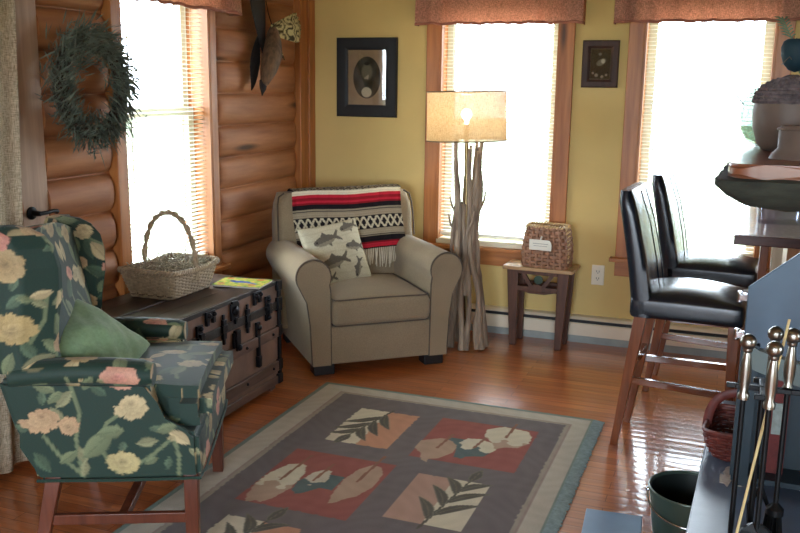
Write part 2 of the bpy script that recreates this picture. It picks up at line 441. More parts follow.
WL = (3.335, 4.045)                                                    # opening in the log wall
bm = B()
for a, b in ((YF - 0.2, WL[0]), (WL[1], YB)): box(bm, XL - 0.16, XL - 0.025, a, b, 0, ZC)
box(bm, XL - 0.16, XL - 0.025, WL[0], WL[1], 0, WZ[0]); box(bm, XL - 0.16, XL - 0.025, WL[0], WL[1], WZ[1], ZC)
PITCH = 0.1722; rr = random.Random(3)
def log_run(bm, y0, y1, z0, ends, bul=0.052):
    dx = rr.uniform(-0.003, 0.003)
    rings = []
    prof = [(-PITCH / 2 + PITCH * k / 12) for k in range(13)]
    ys = [y0, y0 + 0.008, y0 + 0.03, y0 + 0.07] + [y1 - 0.07, y1 - 0.03, y1 - 0.008, y1]
    sc = [0.15, 0.55, 0.85, 1, 1, 0.85, 0.55, 0.15]
    if not ends[0]: sc[:4] = [1] * 4
    if not ends[1]: sc[4:] = [1] * 4
    for y, s in zip(ys, sc):
        ring = []
        for t in prof:
            h = bul * (max(0, 1 - (t / (PITCH / 2)) ** 2)) ** 0.55
            ring.append((XL - 0.03 + dx + h * s, y, z0 + PITCH / 2 + t * (0.93 + 0.07 * s)))
        ring += [(XL - 0.05, y, z0 + PITCH), (XL - 0.05, y, z0)]
        rings.append(ring)
    loft(bm, rings, True, True)
z = 1.787 - 11 * PITCH
while z < ZC:
    log_run(bm, YF - 0.1, 2.70, z, (0, 0))
    log_run(bm, 2.845, 3.276, z, (0, 1)); log_run(bm, 4.155, 5.065, z, (1, 1), 0.034)
    if z + PITCH < 0.45: log_run(bm, 3.285, 4.165, z, (0, 0), 0.03)
    z += PITCH
struct('wall_left', bm, M['log'], angle=50)
box_r = B()
box(box_r, XR, XR + 0.14, YF - 0.2, 0.8, 0, ZC); box(box_r, XR, XR + 0.14, 1.8, YB, 0, ZC)
box(box_r, XR, XR + 0.14, 0.8, 1.8, 0, 1.0); box(box_r, XR, XR + 0.14, 0.8, 1.8, 1.9, ZC)
struct('wall_right', box_r, M['wall_paint'], smooth=False)
bm = B()
for a, b in ((XL, -1.5), (-0.1, 0.5), (1.9, XR)): box(bm, a, b, YF - 0.14, YF, 0, ZC)
for a, b in ((-1.5, -0.1), (0.5, 1.9)): box(bm, a, b, YF - 0.14, YF, 0, 0.7); box(bm, a, b, YF - 0.14, YF, 2.1, ZC)
struct('wall_front', bm, M['wall_paint'], smooth=False)
bm = B()
box(bm, 0.98, 1.6, 1.95, 3.15, 0, ZC)
struct('wall_chimney', bm, M['stone'], smooth=False)
# corner boards where the two walls meet
bm = box(B(), XL - 0.03, XL + 0.022, 5.065, 5.165, 0, ZC); box(bm, XL - 0.03, XL + 0.034, 5.168, YB - 0.001, 0, ZC)
struct('trim_1', bm, M['trim'], bevel=0.004)
bm = box(B(), -60, 60, -60, 60, -0.75, -0.7)
struct('ground', bm, M['lawn'], smooth=False)

def window(name, a, b, wall):
    """casing, jamb, sash, glass, sill and apron; local x runs along the wall, local y goes outwards"""
    root = struct_root(name)
    if wall == 'back': root.location = (0, YB, 0)
    else: root.location = (XL + 0.0, 0, 0); root.rotation_euler = (0, 0, PI / 2)
    z0, z1 = WZ; cw = 0.085 if wall == 'back' else 0.062
    fr = -0.024
    bk = 0.0 if wall == 'back' else 0.03
    bm = box(B(), a - cw, a, fr, bk, z0 - 0.03, z1 + cw); box(bm, b, b + cw, fr, bk, z0 - 0.03, z1 + cw); box(bm, a, b, fr, bk, z1, z1 + cw)
    struct('casing', bm, M['trim'], root, bevel=0.004)
    bm = box(B(), a - 0.002, a + 0.012, fr + 0.004, 0.138, z0, z1); box(bm, b - 0.012, b + 0.002, fr + 0.004, 0.138, z0, z1); box(bm, a + 0.012, b - 0.012, 0.0, 0.138, z1 - 0.012, z1 + 0.002)
    struct('jamb', bm, M['trim'], root)
    bm = box(B(), a - cw - 0.03, b + cw + 0.03, -0.062, 0.0, z0 - 0.052, z0 - 0.028)
    struct('sill', bm, M['trim_h'], root, bevel=0.004)
    struct('inner_sill', box(B(), a, b, -0.02, 0.138, z0 - 0.027, z0 + 0.004), M['vinyl'], root, bevel=0.003)
    bm = box(B(), a - cw, b + cw, fr, bk, z0 - 0.14, z0 - 0.053)
    struct('apron', bm, M['trim_h'], root, bevel=0.003)
    zm = 1.355
    bm = B()
    two = wall == 'left'
    for (s0, s1, y0) in (((z0 + 0.002, zm + 0.02, 0.078), (zm - 0.02, z1 - 0.012, 0.106)) if two else ((z0 + 0.002, z1 - 0.012, 0.09),)):
        i0, i1 = a + 0.012, b - 0.012
        box(bm, i0, i0 + 0.05, y0, y0 + 0.026, s0, s1); box(bm, i1 - 0.05, i1, y0, y0 + 0.026, s0, s1)
        box(bm, i0 + 0.05, i1 - 0.05, y0, y0 + 0.026, s0, s0 + 0.045); box(bm, i0 + 0.05, i1 - 0.05, y0, y0 + 0.026, s1 - 0.045, s1)
    struct('sash', bm, M['vinyl'], root, bevel=0.003)
    bm = B()
    if two: box(bm, a + 0.055, b - 0.055, 0.090, 0.093, z0 + 0.04, zm - 0.02); box(bm, a + 0.055, b - 0.055, 0.118, 0.121, zm + 0.02, z1 - 0.05)
    else: box(bm, a + 0.055, b - 0.055, 0.102, 0.105, z0 + 0.04, z1 - 0.05)
    struct('glass', bm, M['glass'], root, smooth=False)
    return root
window('window_1', WL[0], WL[1], 'left')
window('window_2', W2[0], W2[1], 'back')
window('window_3', W3[0], W3[1], 'back')

def blind(a, b, loc, rz, label, tilt=8):
    t = thing('window_blind', label, 'blind', loc, rz, 'slatted blinds in the windows')
    z0, z1 = WZ[0] + 0.022, WZ[1] - 0.014; g = 0.016
    obj('headrail', box(B(), a + g, b - g, 0.012, 0.042, z1 - 0.035, z1), M['slat'], t, bevel=0.003)
    bm = B(); z = z0 + 0.03; hd = 0.0125
    ct, st = math.cos(R(tilt)), math.sin(R(tilt))
    while z < z1 - 0.045:
        prof = []
        for k in range(4):
            d = -hd + 2 * hd * k / 3
            c = 0.0016 * (1 - (d / hd) ** 2)
            prof.append((0.027 + d * ct, z + d * st + c))
        top = prof; bot = [(p[0], p[1] - 0.0007) for p in prof][::-1]
        prism(bm, top + bot, 'x', a + g, b - g)
        z += 0.0212
    obj('slats', bm, M['slat'], t, smooth=False)
    obj('bottom_rail', box(B(), a + g, b - g, 0.014, 0.040, z0 + 0.002, z0 + 0.02), M['slat'], t, bevel=0.003)
    bm = B()
    for x in (a + 0.12, b - 0.12):
        for y in (0.0135, 0.0405): tube(bm, [(x, y, z0 + 0.015), (x, y, z1 - 0.03)], 0.0009, 5)
    obj('ladder_cords', bm, M['slat'], t)
    bm = tube(B(), [(a + 0.075, 0.006, z1 - 0.03), (a + 0.08, 0.004, z1 - 0.5), (a + 0.083, 0.004, z1 - 0.95)], 0.0032, 6)
    obj('tilt_wand', bm, M['slat'], t)
blind(WL[0], WL[1], (XL, 0, 0), PI / 2, 'white slatted blind in the log wall window above the trunk')
blind(W2[0], W2[1], (0, YB, 0), 0, 'white slatted blind in the window behind the lit floor lamp')
blind(W3[0], W3[1], (0, YB, 0), 0, 'white slatted blind in the window behind the black bar stools')

def valance(a, b, loc, rz, label, seed, z1=2.13, z0=1.852):
    t = thing('window_valance', label, 'valance', loc, rz, 'terracotta valances over the windows')
    q = random.Random(seed); n = int((b - a) / 0.006); rows = 12
    ph = [q.uniform(0, 6.28) for _ in range(5)]
    def off(u, v):
        x = u * (b - a)
        g = 0.012 + 0.014 * v
        s = math.sin(x * 42 + ph[0] + 1.5 * math.sin(x * 9 + ph[1])) * 0.6 + math.sin(x * 83 + ph[2] + math.sin(x * 15)) * 0.3 * (1 - 0.5 * v) + 0.5 * math.sin(x * 17 + ph[3])
        return -0.062 - 0.018 * v + g * s * 0.75
    def grid(v0, v1, rows, lift=0.0):
        bm = B(); V = []
        for j in range(rows + 1):
            v = v0 + (v1 - v0) * j / rows
            row = []
            for i in range(n + 1):
                u = i / n
                z = z1 - (z1 - z0) * v + (0.003 * math.sin(u * 30 + ph[4]) + 0.002 * math.sin(u * 75)) * v
                row.append(bm.verts.new((a + (b - a) * u, off(u, v) - lift, z)))
            V.append(row)
        for j in range(rows):
            for i in range(n): bm.faces.new((V[j][i], V[j][i + 1], V[j + 1][i + 1], V[j + 1][i]))
        # returns to the wall at both ends
        for i, s in ((0, 1), (n, -1)):
            for j in range(rows):
                p, q2 = V[j][i], V[j + 1][i]
                e = bm.verts.new((p.co.x, -0.004, p.co.z)); f = bm.verts.new((q2.co.x, -0.004, q2.co.z))
                bm.faces.new((p, q2, f, e))
        return bm
    o = obj('fabric', grid(0, 0.955, rows), M['valance'], t, angle=80)
    md = o.modifiers.new('Solidify', 'SOLIDIFY'); md.thickness = 0.0015
    o = obj('hem', grid(0.945, 1.0, 2, 0.001), M['valance_hem'], t, angle=80)
    md = o.modifiers.new('Solidify', 'SOLIDIFY'); md.thickness = 0.003
    bm = tube(B(), [(a + 0.012, -0.03, z1 - 0.03), (b - 0.012, -0.03, z1 - 0.03)], 0.008, 10)
    obj('rod', bm, M['iron'], t)
valance(-1.868, -0.868, (0, YB, 0), 0, 'terracotta gathered valance over the window behind the floor lamp', 2)
valance(-0.700, 0.30, (0, YB, 0), 0, 'terracotta gathered valance over the window behind the bar stools', 5)
valance(3.255, 4.27, (XL, 0, 0), PI / 2, 'terracotta gathered valance over the log wall window', 9)

# door at the far left, with the curtain beside it
bm = box(B(), XL - 0.03, XL + 0.012, 2.70, 2.845, 0.0, ZC)
d1 = struct('door_1', bm, M['door'], bevel=0.005)
bm = lathe(B(), [(0.001, 0.0), (0.026, 0.0), (0.026, 0.006), (0.012, 0.012), (0.010, 0.045), (0.001, 0.046)], 16)
bmesh.ops.transform(bm, matrix=Matrix.Translation((XL + 0.012, 2.745, 0.985)) @ Matrix.Rotation(PI / 2, 4, 'Y'), verts=bm.verts)
tube(bm, [(XL + 0.052, 2.74, 0.985), (XL + 0.056, 2.78, 0.985), (XL + 0.056, 2.82, 0.988), (XL + 0.052, 2.842, 0.982)], [0.009, 0.008, 0.0075, 0.011], 10)
obj('door_handle', bm, M['rodblack'], d1, label='black lever handle')
cu = thing('curtain', 'long pale cream curtain hanging beside the door handle, left of the wing chair', 'curtain', (XL + 0.1, 2.25, 0))
bm = B(); V = []
nn = 120
for j in range(25):
    v = j / 24; row = []
    for i in range(nn + 1):
        u = i / nn
        y = -0.62 + (0.99 + 0.06 * (1 - v) - 0.05 * v * 1.2) * u
        x = 0.024 * math.sin(u * 44 + 0.6 * math.sin(u * 9)) * (0.5 + 0.5 * v) + 0.012 * math.sin(u * 17 + 2 * v)
        row.append(bm.verts.new((x, y, 2.28 - 2.245 * v)))
    V.append(row)
for j in range(24):
    for i in range(nn): bm.faces.new((V[j][i], V[j][i + 1], V[j + 1][i + 1], V[j + 1][i]))
o = obj('drape', bm, M['curtain'], cu, angle=80); md = o.modifiers.new('Solidify', 'SOLIDIFY'); md.thickness = 0.002
obj('rod', tube(B(), [(0.0, -0.7, 2.29), (0.0, 0.5, 2.29)], 0.011, 10), M['iron'], cu)

# ================================================================== BASEBOARD HEATER, OUTLET
t = thing('baseboard_heater', 'long white baseboard heater along the yellow wall', 'heater', (0, YB, 0))
x0, x1 = -1.75, 0.9
bm = prism(B(), [(-0.001, 0.02), (-0.001, 0.162), (-0.045, 0.158), (-0.062, 0.146), (-0.060, 0.143), (-0.043, 0.153), (-0.006, 0.156), (-0.006, 0.02)], 'x', x0, x1)
obj('back_panel', bm, M['white_metal'], t, smooth=False)
bm = prism(B(), [(-0.060, 0.045), (-0.066, 0.048), (-0.066, 0.118), (-0.058, 0.124), (-0.058, 0.120), (-0.062, 0.116), (-0.062, 0.05)], 'x', x0, x1)
obj('front_cover', bm, M['white_metal'], t, smooth=False)
obj('air_slot', box(B(), x0 + 0.004, x1 - 0.004, -0.05, -0.008, 0.05, 0.145), M['dark_slot'], t, smooth=False)
obj('lower_fins', box(B(), x0 + 0.004, x1 - 0.004, -0.052, -0.008, 0.0, 0.045), M['fin'], t, smooth=False)

t = thing('wall_outlet', 'ivory double power outlet on the yellow wall right of the side table', 'outlet', (-0.715, YB, 0.412))
obj('cover_plate', box(B(), -0.037, 0.037, -0.006, 0, -0.06, 0.06), M['ivory'], t, bevel=0.003)
for s in (-1, 1):
    so = obj('socket', box(B(), -0.017, 0.017, -0.0085, -0.0055, s * 0.021 - 0.014, s * 0.021 + 0.014), M['ivory'], t, bevel=0.003)
    bm = B()
    for x in (-0.007, 0.007): box(bm, x - 0.0016, x + 0.0016, -0.0092, -0.008, s * 0.021 - 0.003, s * 0.021 + 0.008)
    box(bm, -0.003, 0.003, -0.0092, -0.008, s * 0.021 - 0.010, s * 0.021 - 0.006)
    obj('slot', bm, M['dark_slot'], so, smooth=False)

# ================================================================== PICTURES
def frame_bm(w, h, fwid, depth):
    bm = B()
    o = [(-w / 2, -h / 2), (w / 2, -h / 2), (w / 2, h / 2), (-w / 2, h / 2)]
    def ring(inset, y): return [bm.verts.new((p[0] - math.copysign(inset, p[0]), y, p[1] - math.copysign(inset, p[1]))) for p in o]
    rs = [ring(0, 0), ring(0, -depth * 0.8), ring(0.006, -depth), ring(fwid * 0.7, -depth * 0.92), ring(fwid, -depth * 0.55), ring(fwid, 0)]
    for a, b in zip(rs, rs[1:] + rs[:1]):
        for i in range(4): bm.faces.new((a[i], a[(i + 1) % 4], b[(i + 1) % 4], b[i]))
    return bm
t = thing('framed_portrait', 'large black framed oval portrait on the yellow wall above the armchair', 'picture', (-2.205, YB, 1.543))
obj('frame', frame_bm(0.405, 0.485, 0.075, 0.026), M['black'], t, angle=25)
obj('mat_board', box(B(), -0.13, 0.13, -0.008, -0.004, -0.17, 0.17), M['mat_tan'], t, smooth=False)
bm = dense(prism(B(), [(0.092 * math.cos(2 * PI * k / 48), 0.128 * math.sin(2 * PI * k / 48)) for k in range(48)], 'y', -0.0105, -0.0085), 0.005)
o = obj('oval_portrait', bm, M['fishprint'], t, smooth=False)
def portrait(co, no):
    p = co[:, [0, 2]]; c = np.tile(nrgb(62, 62, 52), (len(p), 1))
    c[:] += (0.02 * np.sin(p[:, 0] * 60) * np.sin(p[:, 1] * 47))[:, None]
    m = smoothstep(0.05, 0.03, np.hypot((p[:, 0] + 0.0) / 0.9, (p[:, 1] - 0.035) / 1.2)); c = c * (1 - m[:, None]) + nrgb(112, 108, 88) * m[:, None]
    m = smoothstep(0.022, 0.014, np.hypot(p[:, 0] - 0.0, (p[:, 1] - 0.085) / 0.6)); c = c * (1 - m[:, None]) + nrgb(40, 40, 34) * m[:, None]
    m = inpoly(p, [(-0.02, -0.005), (0.012, 0.02), (0.012, -0.01)])[:, None]; c = np.where(m, nrgb(170, 160, 138), c)
    m = smoothstep(0.034, 0.028, np.hypot((p[:, 0] + 0.002) / 1.1, p[:, 1] + 0.09))[:, None]; c = c * (1 - m) + nrgb(196, 186, 160) * m
    return np.clip(c, 0.005, 1)
paint(o, portrait)
obj('glazing', box(B(), -0.13, 0.13, -0.0155, -0.014, -0.17, 0.17), M['clear'], t, smooth=False)

t = thing('framed_picture', 'small brown framed picture of a bird on the wall between two windows', 'picture', (-0.770, YB, 1.632))
obj('frame', frame_bm(0.205, 0.262, 0.045, 0.024), M['darkwood'], t, angle=25)
bm = dense(box(B(), -0.06, 0.06, -0.008, -0.005, -0.088, 0.088), 0.004)
o = obj('bird_print', bm, M['fishprint'], t, smooth=False)
def birdprint(co, no):
    p = co[:, [0, 2]]; c = np.tile(nrgb(44, 50, 42), (len(p), 1))
    c *= (1 + 0.35 * np.sin(p[:, 0] * 160 + 3 * np.sin(p[:, 1] * 90)) * np.sin(p[:, 1] * 130))[:, None]
    q = np.stack([(p[:, 0] - 0.004) * 0.85 + (p[:, 1] - 0.01) * 0.5, -(p[:, 0] - 0.004) * 0.5 + (p[:, 1] - 0.01) * 0.85], 1)
    m = smoothstep(1.1, 0.8, np.hypot(q[:, 0] / 0.030, q[:, 1] / 0.017))[:, None]; c = c * (1 - m) + nrgb(120, 122, 104) * m
    m = smoothstep(1.1, 0.7, np.hypot((p[:, 0] - 0.014) / 0.012, (p[:, 1] - 0.016) / 0.014))[:, None]; c = c * (1 - m) + nrgb(196, 196, 172) * m
    m = smoothstep(1.1, 0.7, np.hypot((p[:, 0] + 0.004) / 0.010, (p[:, 1] - 0.055) / 0.009))[:, None]; c = c * (1 - m) + nrgb(112, 122, 110) * m
    for x, z, s in ((-0.02, -0.062, 0.012), (0.012, -0.07, 0.010), (-0.04, -0.05, 0.008), (0.035, -0.06, 0.008)):
        m = smoothstep(1.1, 0.5, np.hypot((p[:, 0] - x) / s, (p[:, 1] - z) / s))[:, None]; c = c * (1 - m) + nrgb(150, 148, 128) * m
    e = (np.abs(p[:, 0]) > 0.053) | (np.abs(p[:, 1]) > 0.081); c[e] = nrgb(92, 88, 76)
    return np.clip(c, 0.004, 1)
paint(o, birdprint)
obj('glazing', box(B(), -0.062, 0.062, -0.0125, -0.011, -0.09, 0.09), M['clear'], t, smooth=False)

# ================================================================== WREATH
t = thing('wreath', 'round grey-green needle wreath hanging on the log wall left of the window', 'wreath', (XL + 0.085, 3.055, 1.475))
bm = B()
for k in range(5):
    pts = []
    ph = k * 1.3
    for i in range(60):
        a = 2 * PI * i / 60; q = 0.022
        rr_ = 0.185 + q * math.cos(5 * a + ph)
        pts.append((q * math.sin(5 * a + ph), rr_ * math.cos(a), rr_ * math.sin(a)))
    tube(bm, pts, 0.009, 6, True)
obj('twig_ring', bm, M['wreath_core'], t)
bm = B(); q = random.Random(11)
for i in range(4200):
    a = q.uniform(0, 2 * PI); b = q.uniform(0, 2 * PI)
    rad = 0.190 + q.gauss(0, 0.036); x = q.uniform(-0.03, 0.04)
    base = Vector((x, rad * math.cos(a), rad * math.sin(a)))
    out = Vector((0, math.cos(a), math.sin(a))); tan = Vector((0, -math.sin(a), math.cos(a)))
    d = out * (math.cos(b) * 0.9) + tan * q.uniform(0.1, 1.0) * (-1) + Vector((abs(math.sin(b)) * 0.8, 0, 0))
    d.normalize(); L = q.uniform(0.035, 0.085)
    if math.cos(b) < 0 and rad < 0.18: L *= 0.6
    if q.random() < 0.04 and math.cos(b) > 0: L *= 1.6
    s = d.cross(Vector((q.uniform(-1, 1), q.uniform(-1, 1), q.uniform(-1, 1)))); s.normalize()
    w = q.uniform(0.0016, 0.0034)
    n2 = d.cross(s) * w * 0.5
    p0 = base - s * w * 0.4; p1 = base + s * w * 0.4; m0 = base + d * L * 0.5 - s * w; m1 = base + d * L * 0.5 + s * w + n2; tip = base + d * L
    for p in (p0, p1, m0, m1, tip): p.x = max(p.x, -0.045)
    vs = [bm.verts.new(p) for p in (p0, p1, m1, m0, tip)]
    bm.faces.new((vs[0], vs[1], vs[2], vs[3])); bm.faces.new((vs[3], vs[2], vs[4]))
obj('needles', bm, M['wreath_leaf'], t, smooth=False)

# ================================================================== MOUNTED BIRD
t = thing('mounted_bird', 'stuffed game bird hanging head down on the log wall by the corner', 'stuffed bird', (XL + 0.04, 4.565, 1.63))
def blob(path, radii, fl, n=14):
    return tube(B(), path, radii, n, flat=fl)
body = blob([(0.045, -0.095, -0.155), (0.055, -0.085, -0.128), (0.065, -0.055, -0.06), (0.068, -0.02, 0.02), (0.06, 0.01, 0.09), (0.05, 0.03, 0.15), (0.045, 0.04, 0.185)],
            [0.012, 0.03, 0.058, 0.072, 0.06, 0.04, 0.018], (1, 0.8))
obj('body', body, M['feather_brown'], t)
hd = blob([(0.045, -0.085, -0.115), (0.05, -0.092, -0.142), (0.052, -0.098, -0.162), (0.05, -0.103, -0.185), (0.05, -0.106, -0.2)], [0.022, 0.024, 0.02, 0.008, 0.002], (1, 0.85))
obj('head', hd, M['feather_black'], t, label='black feathered head')
def vane(bm, base, tip, w, n=8, thick=0.004, bend=(0.0, 0, 0)):
    base = Vector(base); tip = Vector(tip); d = tip - base; s = d.cross(Vector((1, 0, 0))); s.normalize()
    top, bot = [], []
    for i in range(n + 1):
        u = i / n; c = base + d * u + Vector(bend) * math.sin(PI * u); ww = w * (0.35 + 0.65 * math.sin(PI * min(1, 0.15 + 0.8 * u))) * (1 if u < 0.8 else math.sqrt(max(0.05, (1 - u) / 0.2)))
        top.append((c + s * ww, c - s * ww, c - s * ww - Vector((thick, 0, 0)), c + s * ww - Vector((thick, 0, 0))))
    loft(bm, top, True, True)
bm = B()
for i in range(6):
    a = R(84 + i * 6)
    vane(bm, (0.02 + 0.002 * i, -0.03, 0.02), (0.015 + 0.003 * i, -0.04 + 0.36 * math.cos(a), 0.02 + 0.36 * math.sin(a)), 0.022)
for i in range(7):
    vane(bm, (0.005 + 0.002 * i, -0.05 - 0.004 * i, 0.12 - 0.02 * i), (-0.008 + 0.003 * i, -0.125 - 0.004 * i, -0.05 - 0.02 * i), 0.026)
obj('dark_vanes', bm, M['feather_black'], t, label='dark vanes fanned behind the body')  # dark vanes above the body and down its left side
bm = B()
for i in range(8):
    a = R(26 - i * 8)
    vane(bm, (0.055 + 0.003 * i, 0.01 + 0.003 * i, 0.175 - 0.004 * i), (0.075 + 0.003 * i, 0.01 + 0.30 * math.cos(a), 0.2 + 0.17 * math.sin(a)), 0.026, bend=(0.03, 0, 0))
for i in range(5):
    vane(bm, (0.05, 0.02, 0.16), (0.07, 0.05 + 0.02 * i, 0.05 - 0.012 * i), 0.012)
o = obj('pale_wing', dense(bm, 0.012), M['feather_pale'], t, label='pale barred wing')
def barred(co, no):
    u = np.hypot(co[:, 1] - 0.01, co[:, 2] - 0.175)
    b = 0.5 + 0.5 * np.sin(u * 120 + 3 * np.sin(co[:, 2] * 90) + 2 * np.sin(co[:, 1] * 70))
    b = smoothstep(0.45, 0.75, b)[:, None]
    return nrgb(188, 172, 122) * (1 - b) + nrgb(62, 52, 34) * b
paint(o, barred)
obj('hanging_wire', tube(B(), [(0.04, 0.045, 0.18), (0.0, 0.07, 0.26), (-0.025, 0.09, 0.33)], 0.003, 6), M['rodblack'], t)

# ================================================================== RUG
t = thing('area_rug', 'grey wool rug with leaf and feather squares on the wooden floor', 'rug')
RX0, RX1, RY0, RY1 = -1.862, -0.512, 1.50, 3.925
nx, ny = 280, 500
bm = B(); V = []
for j in range(ny + 1):
    V.append([bm.verts.new((RX0 + (RX1 - RX0) * i / nx, RY0 + (RY1 - RY0) * j / ny, 0.011)) for i in range(nx + 1)])
for j in range(ny):
    for i in range(nx): bm.faces.new((V[j][i], V[j][i + 1], V[j + 1][i + 1], V[j + 1][i]))
edge = V[0] + [r[-1] for r in V[1:]] + V[-1][-2::-1] + [r[0] for r in V[-2:0:-1]]
low = [bm.verts.new((v.co.x, v.co.y, 0.0005)) for v in edge]
for i in range(len(edge)): bm.faces.new((edge[i], edge[(i + 1) % len(edge)], low[(i + 1) % len(edge)], low[i]))
o = obj('pile', bm, M['rug'], t, smooth=False)
GREY = nrgb(118, 110, 109); BEI = nrgb(184, 175, 160); TEAL = nrgb(128, 140, 132); RED = nrgb(152, 96, 88); CREAM = nrgb(206, 196, 172); PEACH = nrgb(190, 142, 116); PINK = nrgb(178, 146, 130); LEAFD = nrgb(100, 96, 87); TAUP = nrgb(176, 150, 130); BLU = nrgb(98, 110, 109); STEM = nrgb(142, 104, 88)
def rugpaint(co, no):
    p = co[:, :2]; x, y = p[:, 0], p[:, 1]
    wob = 0.002 * np.sin(x * 90 + 4 * np.sin(y * 31)) * np.sin(y * 77)
    c = np.tile(BEI, (len(p), 1))
    def put(m, col): c[m] = col
    put((x < RX0 + 0.022) | (y > RY1 - 0.022) | (x > RX1 - 0.012) | (y < RY0 + 0.022), TEAL)
    f0, f1, f2, f3 = -1.712, -0.622, 1.62, 3.805
    put((x > f0 - 0.026 + wob) & (x < f1 + 0.026 + wob) & (y > f2) & (y < f3 + 0.02 + wob), nrgb(156, 138, 130))
    put((x > f0 - 0.018) & (x < f1 + 0.016) & (y > f2) & (y < f3 + 0.013), nrgb(160, 150, 136))
    put((x > f0 + wob) & (x < f1 + wob) & (y > f2) & (y < f3 + wob), GREY)
    def rect(a, b, d, e, col): put((x > a + wob) & (x < b + wob) & (y > d + wob) & (y < e + wob), col)
    def leafpanel(a, b, d, e, left, right, tip, root):
        mid = (a + b) / 2
        rect(a, mid, d, e, left); rect(mid, b, d, e, right)
        tip = np.array(tip); root = np.array(root); ax = tip - root; L = np.linalg.norm(ax); ax /= L; sd = np.array([-ax[1], ax[0]])
        dd, tt = segdist(p, root, tip); put(dd < 0.004 + 0.002 * (1 - tt), LEAFD)
        for k, (u, sgn, ln) in enumerate(((0.16, 1, 0.15), (0.24, -1, 0.16), (0.42, 1, 0.15), (0.5, -1, 0.15), (0.68, 1, 0.13), (0.74, -1, 0.12), (0.97, 0, 0.10))):
            b0 = root + ax * L * u; dr = ax * 0.80 + sd * 0.62 * sgn; dr /= np.linalg.norm(dr)
            q = p - b0; s = q @ dr; w = q @ np.array([-dr[1], dr[0]])
            ln = ln * 1.25; uu = s / ln; w = w + 0.018 * sgn * np.sin(np.clip(uu, 0, 1) * PI); half = 0.023 * np.sin(np.clip(uu, 0, 1) ** 0.85 * PI) ** 0.9
            put((uu > 0) & (uu < 1) & (np.abs(w) < half), LEAFD)
            put((uu > 0) & (uu < 1) & (np.abs(w) < half) & (np.abs(w) > half - 0.004), nrgb(122, 118, 106))
            put((uu > 0.1) & (uu < 0.9) & (np.abs(w) < 0.0018), nrgb(120, 114, 98))
    def feather(poly, col, st, en, col2=None, cut=None):
        poly = np.array(poly); m = inpoly(p + np.stack([wob, wob], 1), poly)
        put(m, col)
        if col2 is not None:
            s0 = np.array(st); e0 = np.array(en); d = e0 - s0; tt = ((p - s0) @ d) / (d @ d)
            put(m & (tt > cut + 0.10 * np.sin(x * 70) + 0.06 * np.sin(y * 110)), col2)
        dd, _ = segdist(p, st, en); s0 = np.array(st); e0 = np.array(en)
        dd, t2 = segdist(p, s0 + (s0 - e0) * 0.30, s0 + (e0 - s0) * 0.45); put(dd < 0.0065, STEM)
    leafpanel(-1.553, -1.265, 3.245, 3.65, CREAM, PEACH, (-1.475, 3.33), (-1.40, 3.67))
    rect(-1.160, -0.716, 3.22, 3.68, RED)
    rect(-1.060, -0.985, 3.36, 3.47, BLU)
    feather([(-1.035, 3.43), (-1.09, 3.45), (-1.165, 3.39), (-1.165, 3.31), (-1.125, 3.27), (-1.10, 3.20), (-1.07, 3.19), (-1.075, 3.22), (-1.04, 3.24), (-1.0, 3.32), (-1.0, 3.39)], TAUP, (-1.065, 3.44), (-1.09, 3.22))
    feather([(-0.93, 3.50), (-0.985, 3.49), (-1.01, 3.42), (-1.0, 3.36), (-0.985, 3.28), (-0.95, 3.27), (-0.94, 3.30), (-0.87, 3.33), (-0.84, 3.42), (-0.87, 3.48)], CREAM, (-0.92, 3.49), (-0.95, 3.29), BLU, 0.5)
    feather([(-0.80, 3.67), (-0.87, 3.68), (-0.935, 3.62), (-0.925, 3.54), (-0.88, 3.49), (-0.85, 3.42), (-0.82, 3.45), (-0.76, 3.47), (-0.73, 3.53), (-0.73, 3.60), (-0.76, 3.66)], CREAM, (-0.83, 3.66), (-0.84, 3.44), TAUP, 0.72)
    rect(-1.612, -1.170, 2.615, 3.112, RED)
    rect(-1.40, -1.315, 2.81, 2.935, BLU)
    feather([(-1.525, 2.985), (-1.57, 2.96), (-1.605, 2.86), (-1.607, 2.75), (-1.59, 2.66), (-1.565, 2.61), (-1.535, 2.635), (-1.515, 2.625), (-1.49, 2.67), (-1.465, 2.77), (-1.475, 2.90), (-1.50, 2.97)], CREAM, (-1.53, 2.97), (-1.545, 2.64), TAUP, 0.55)
    feather([(-1.412, 2.97), (-1.445, 2.93), (-1.468, 2.83), (-1.455, 2.76), (-1.43, 2.73), (-1.40, 2.76), (-1.375, 2.80), (-1.365, 2.89), (-1.385, 2.96)], nrgb(190, 180, 162), (-1.41, 2.96), (-1.425, 2.74), BLU, 0.5)
    feather([(-1.258, 3.08), (-1.295, 3.02), (-1.312, 2.92), (-1.305, 2.80), (-1.285, 2.71), (-1.262, 2.725), (-1.245, 2.76), (-1.21, 2.80), (-1.182, 2.90), (-1.19, 3.01), (-1.22, 3.07)], TAUP, (-1.25, 3.07), (-1.265, 2.73))
    leafpanel(-1.064, -0.775, 2.69, 3.078, PINK, CREAM, (-0.855, 3.09), (-0.92, 2.66))
    leafpanel(-1.572, -1.283, 2.09, 2.50, CREAM, PEACH, (-1.42, 2.52), (-1.49, 2.12))
    rect(-1.160, -0.716, 2.06, 2.52, RED)
    feather([(-1.03, 2.43), (-1.10, 2.40), (-1.13, 2.28), (-1.08, 2.14), (-1.03, 2.17), (-0.99, 2.28), (-1.0, 2.38)], TAUP, (-1.05, 2.42), (-1.08, 2.16))
    rect(-1.612, -1.170, 1.66, 2.0, RED); rect(-1.064, -0.775, 1.66, 1.95, PINK)
    mot = 1 + 0.06 * np.sin(x * 37 + 5 * np.sin(y * 13)) * np.sin(y * 41 + 3 * np.sin(x * 19))
    return np.clip(c * mot[:, None], 0, 1)
paint(o, rugpaint)
bm = B(); q = random.Random(4)
y = RY0 + 0.005
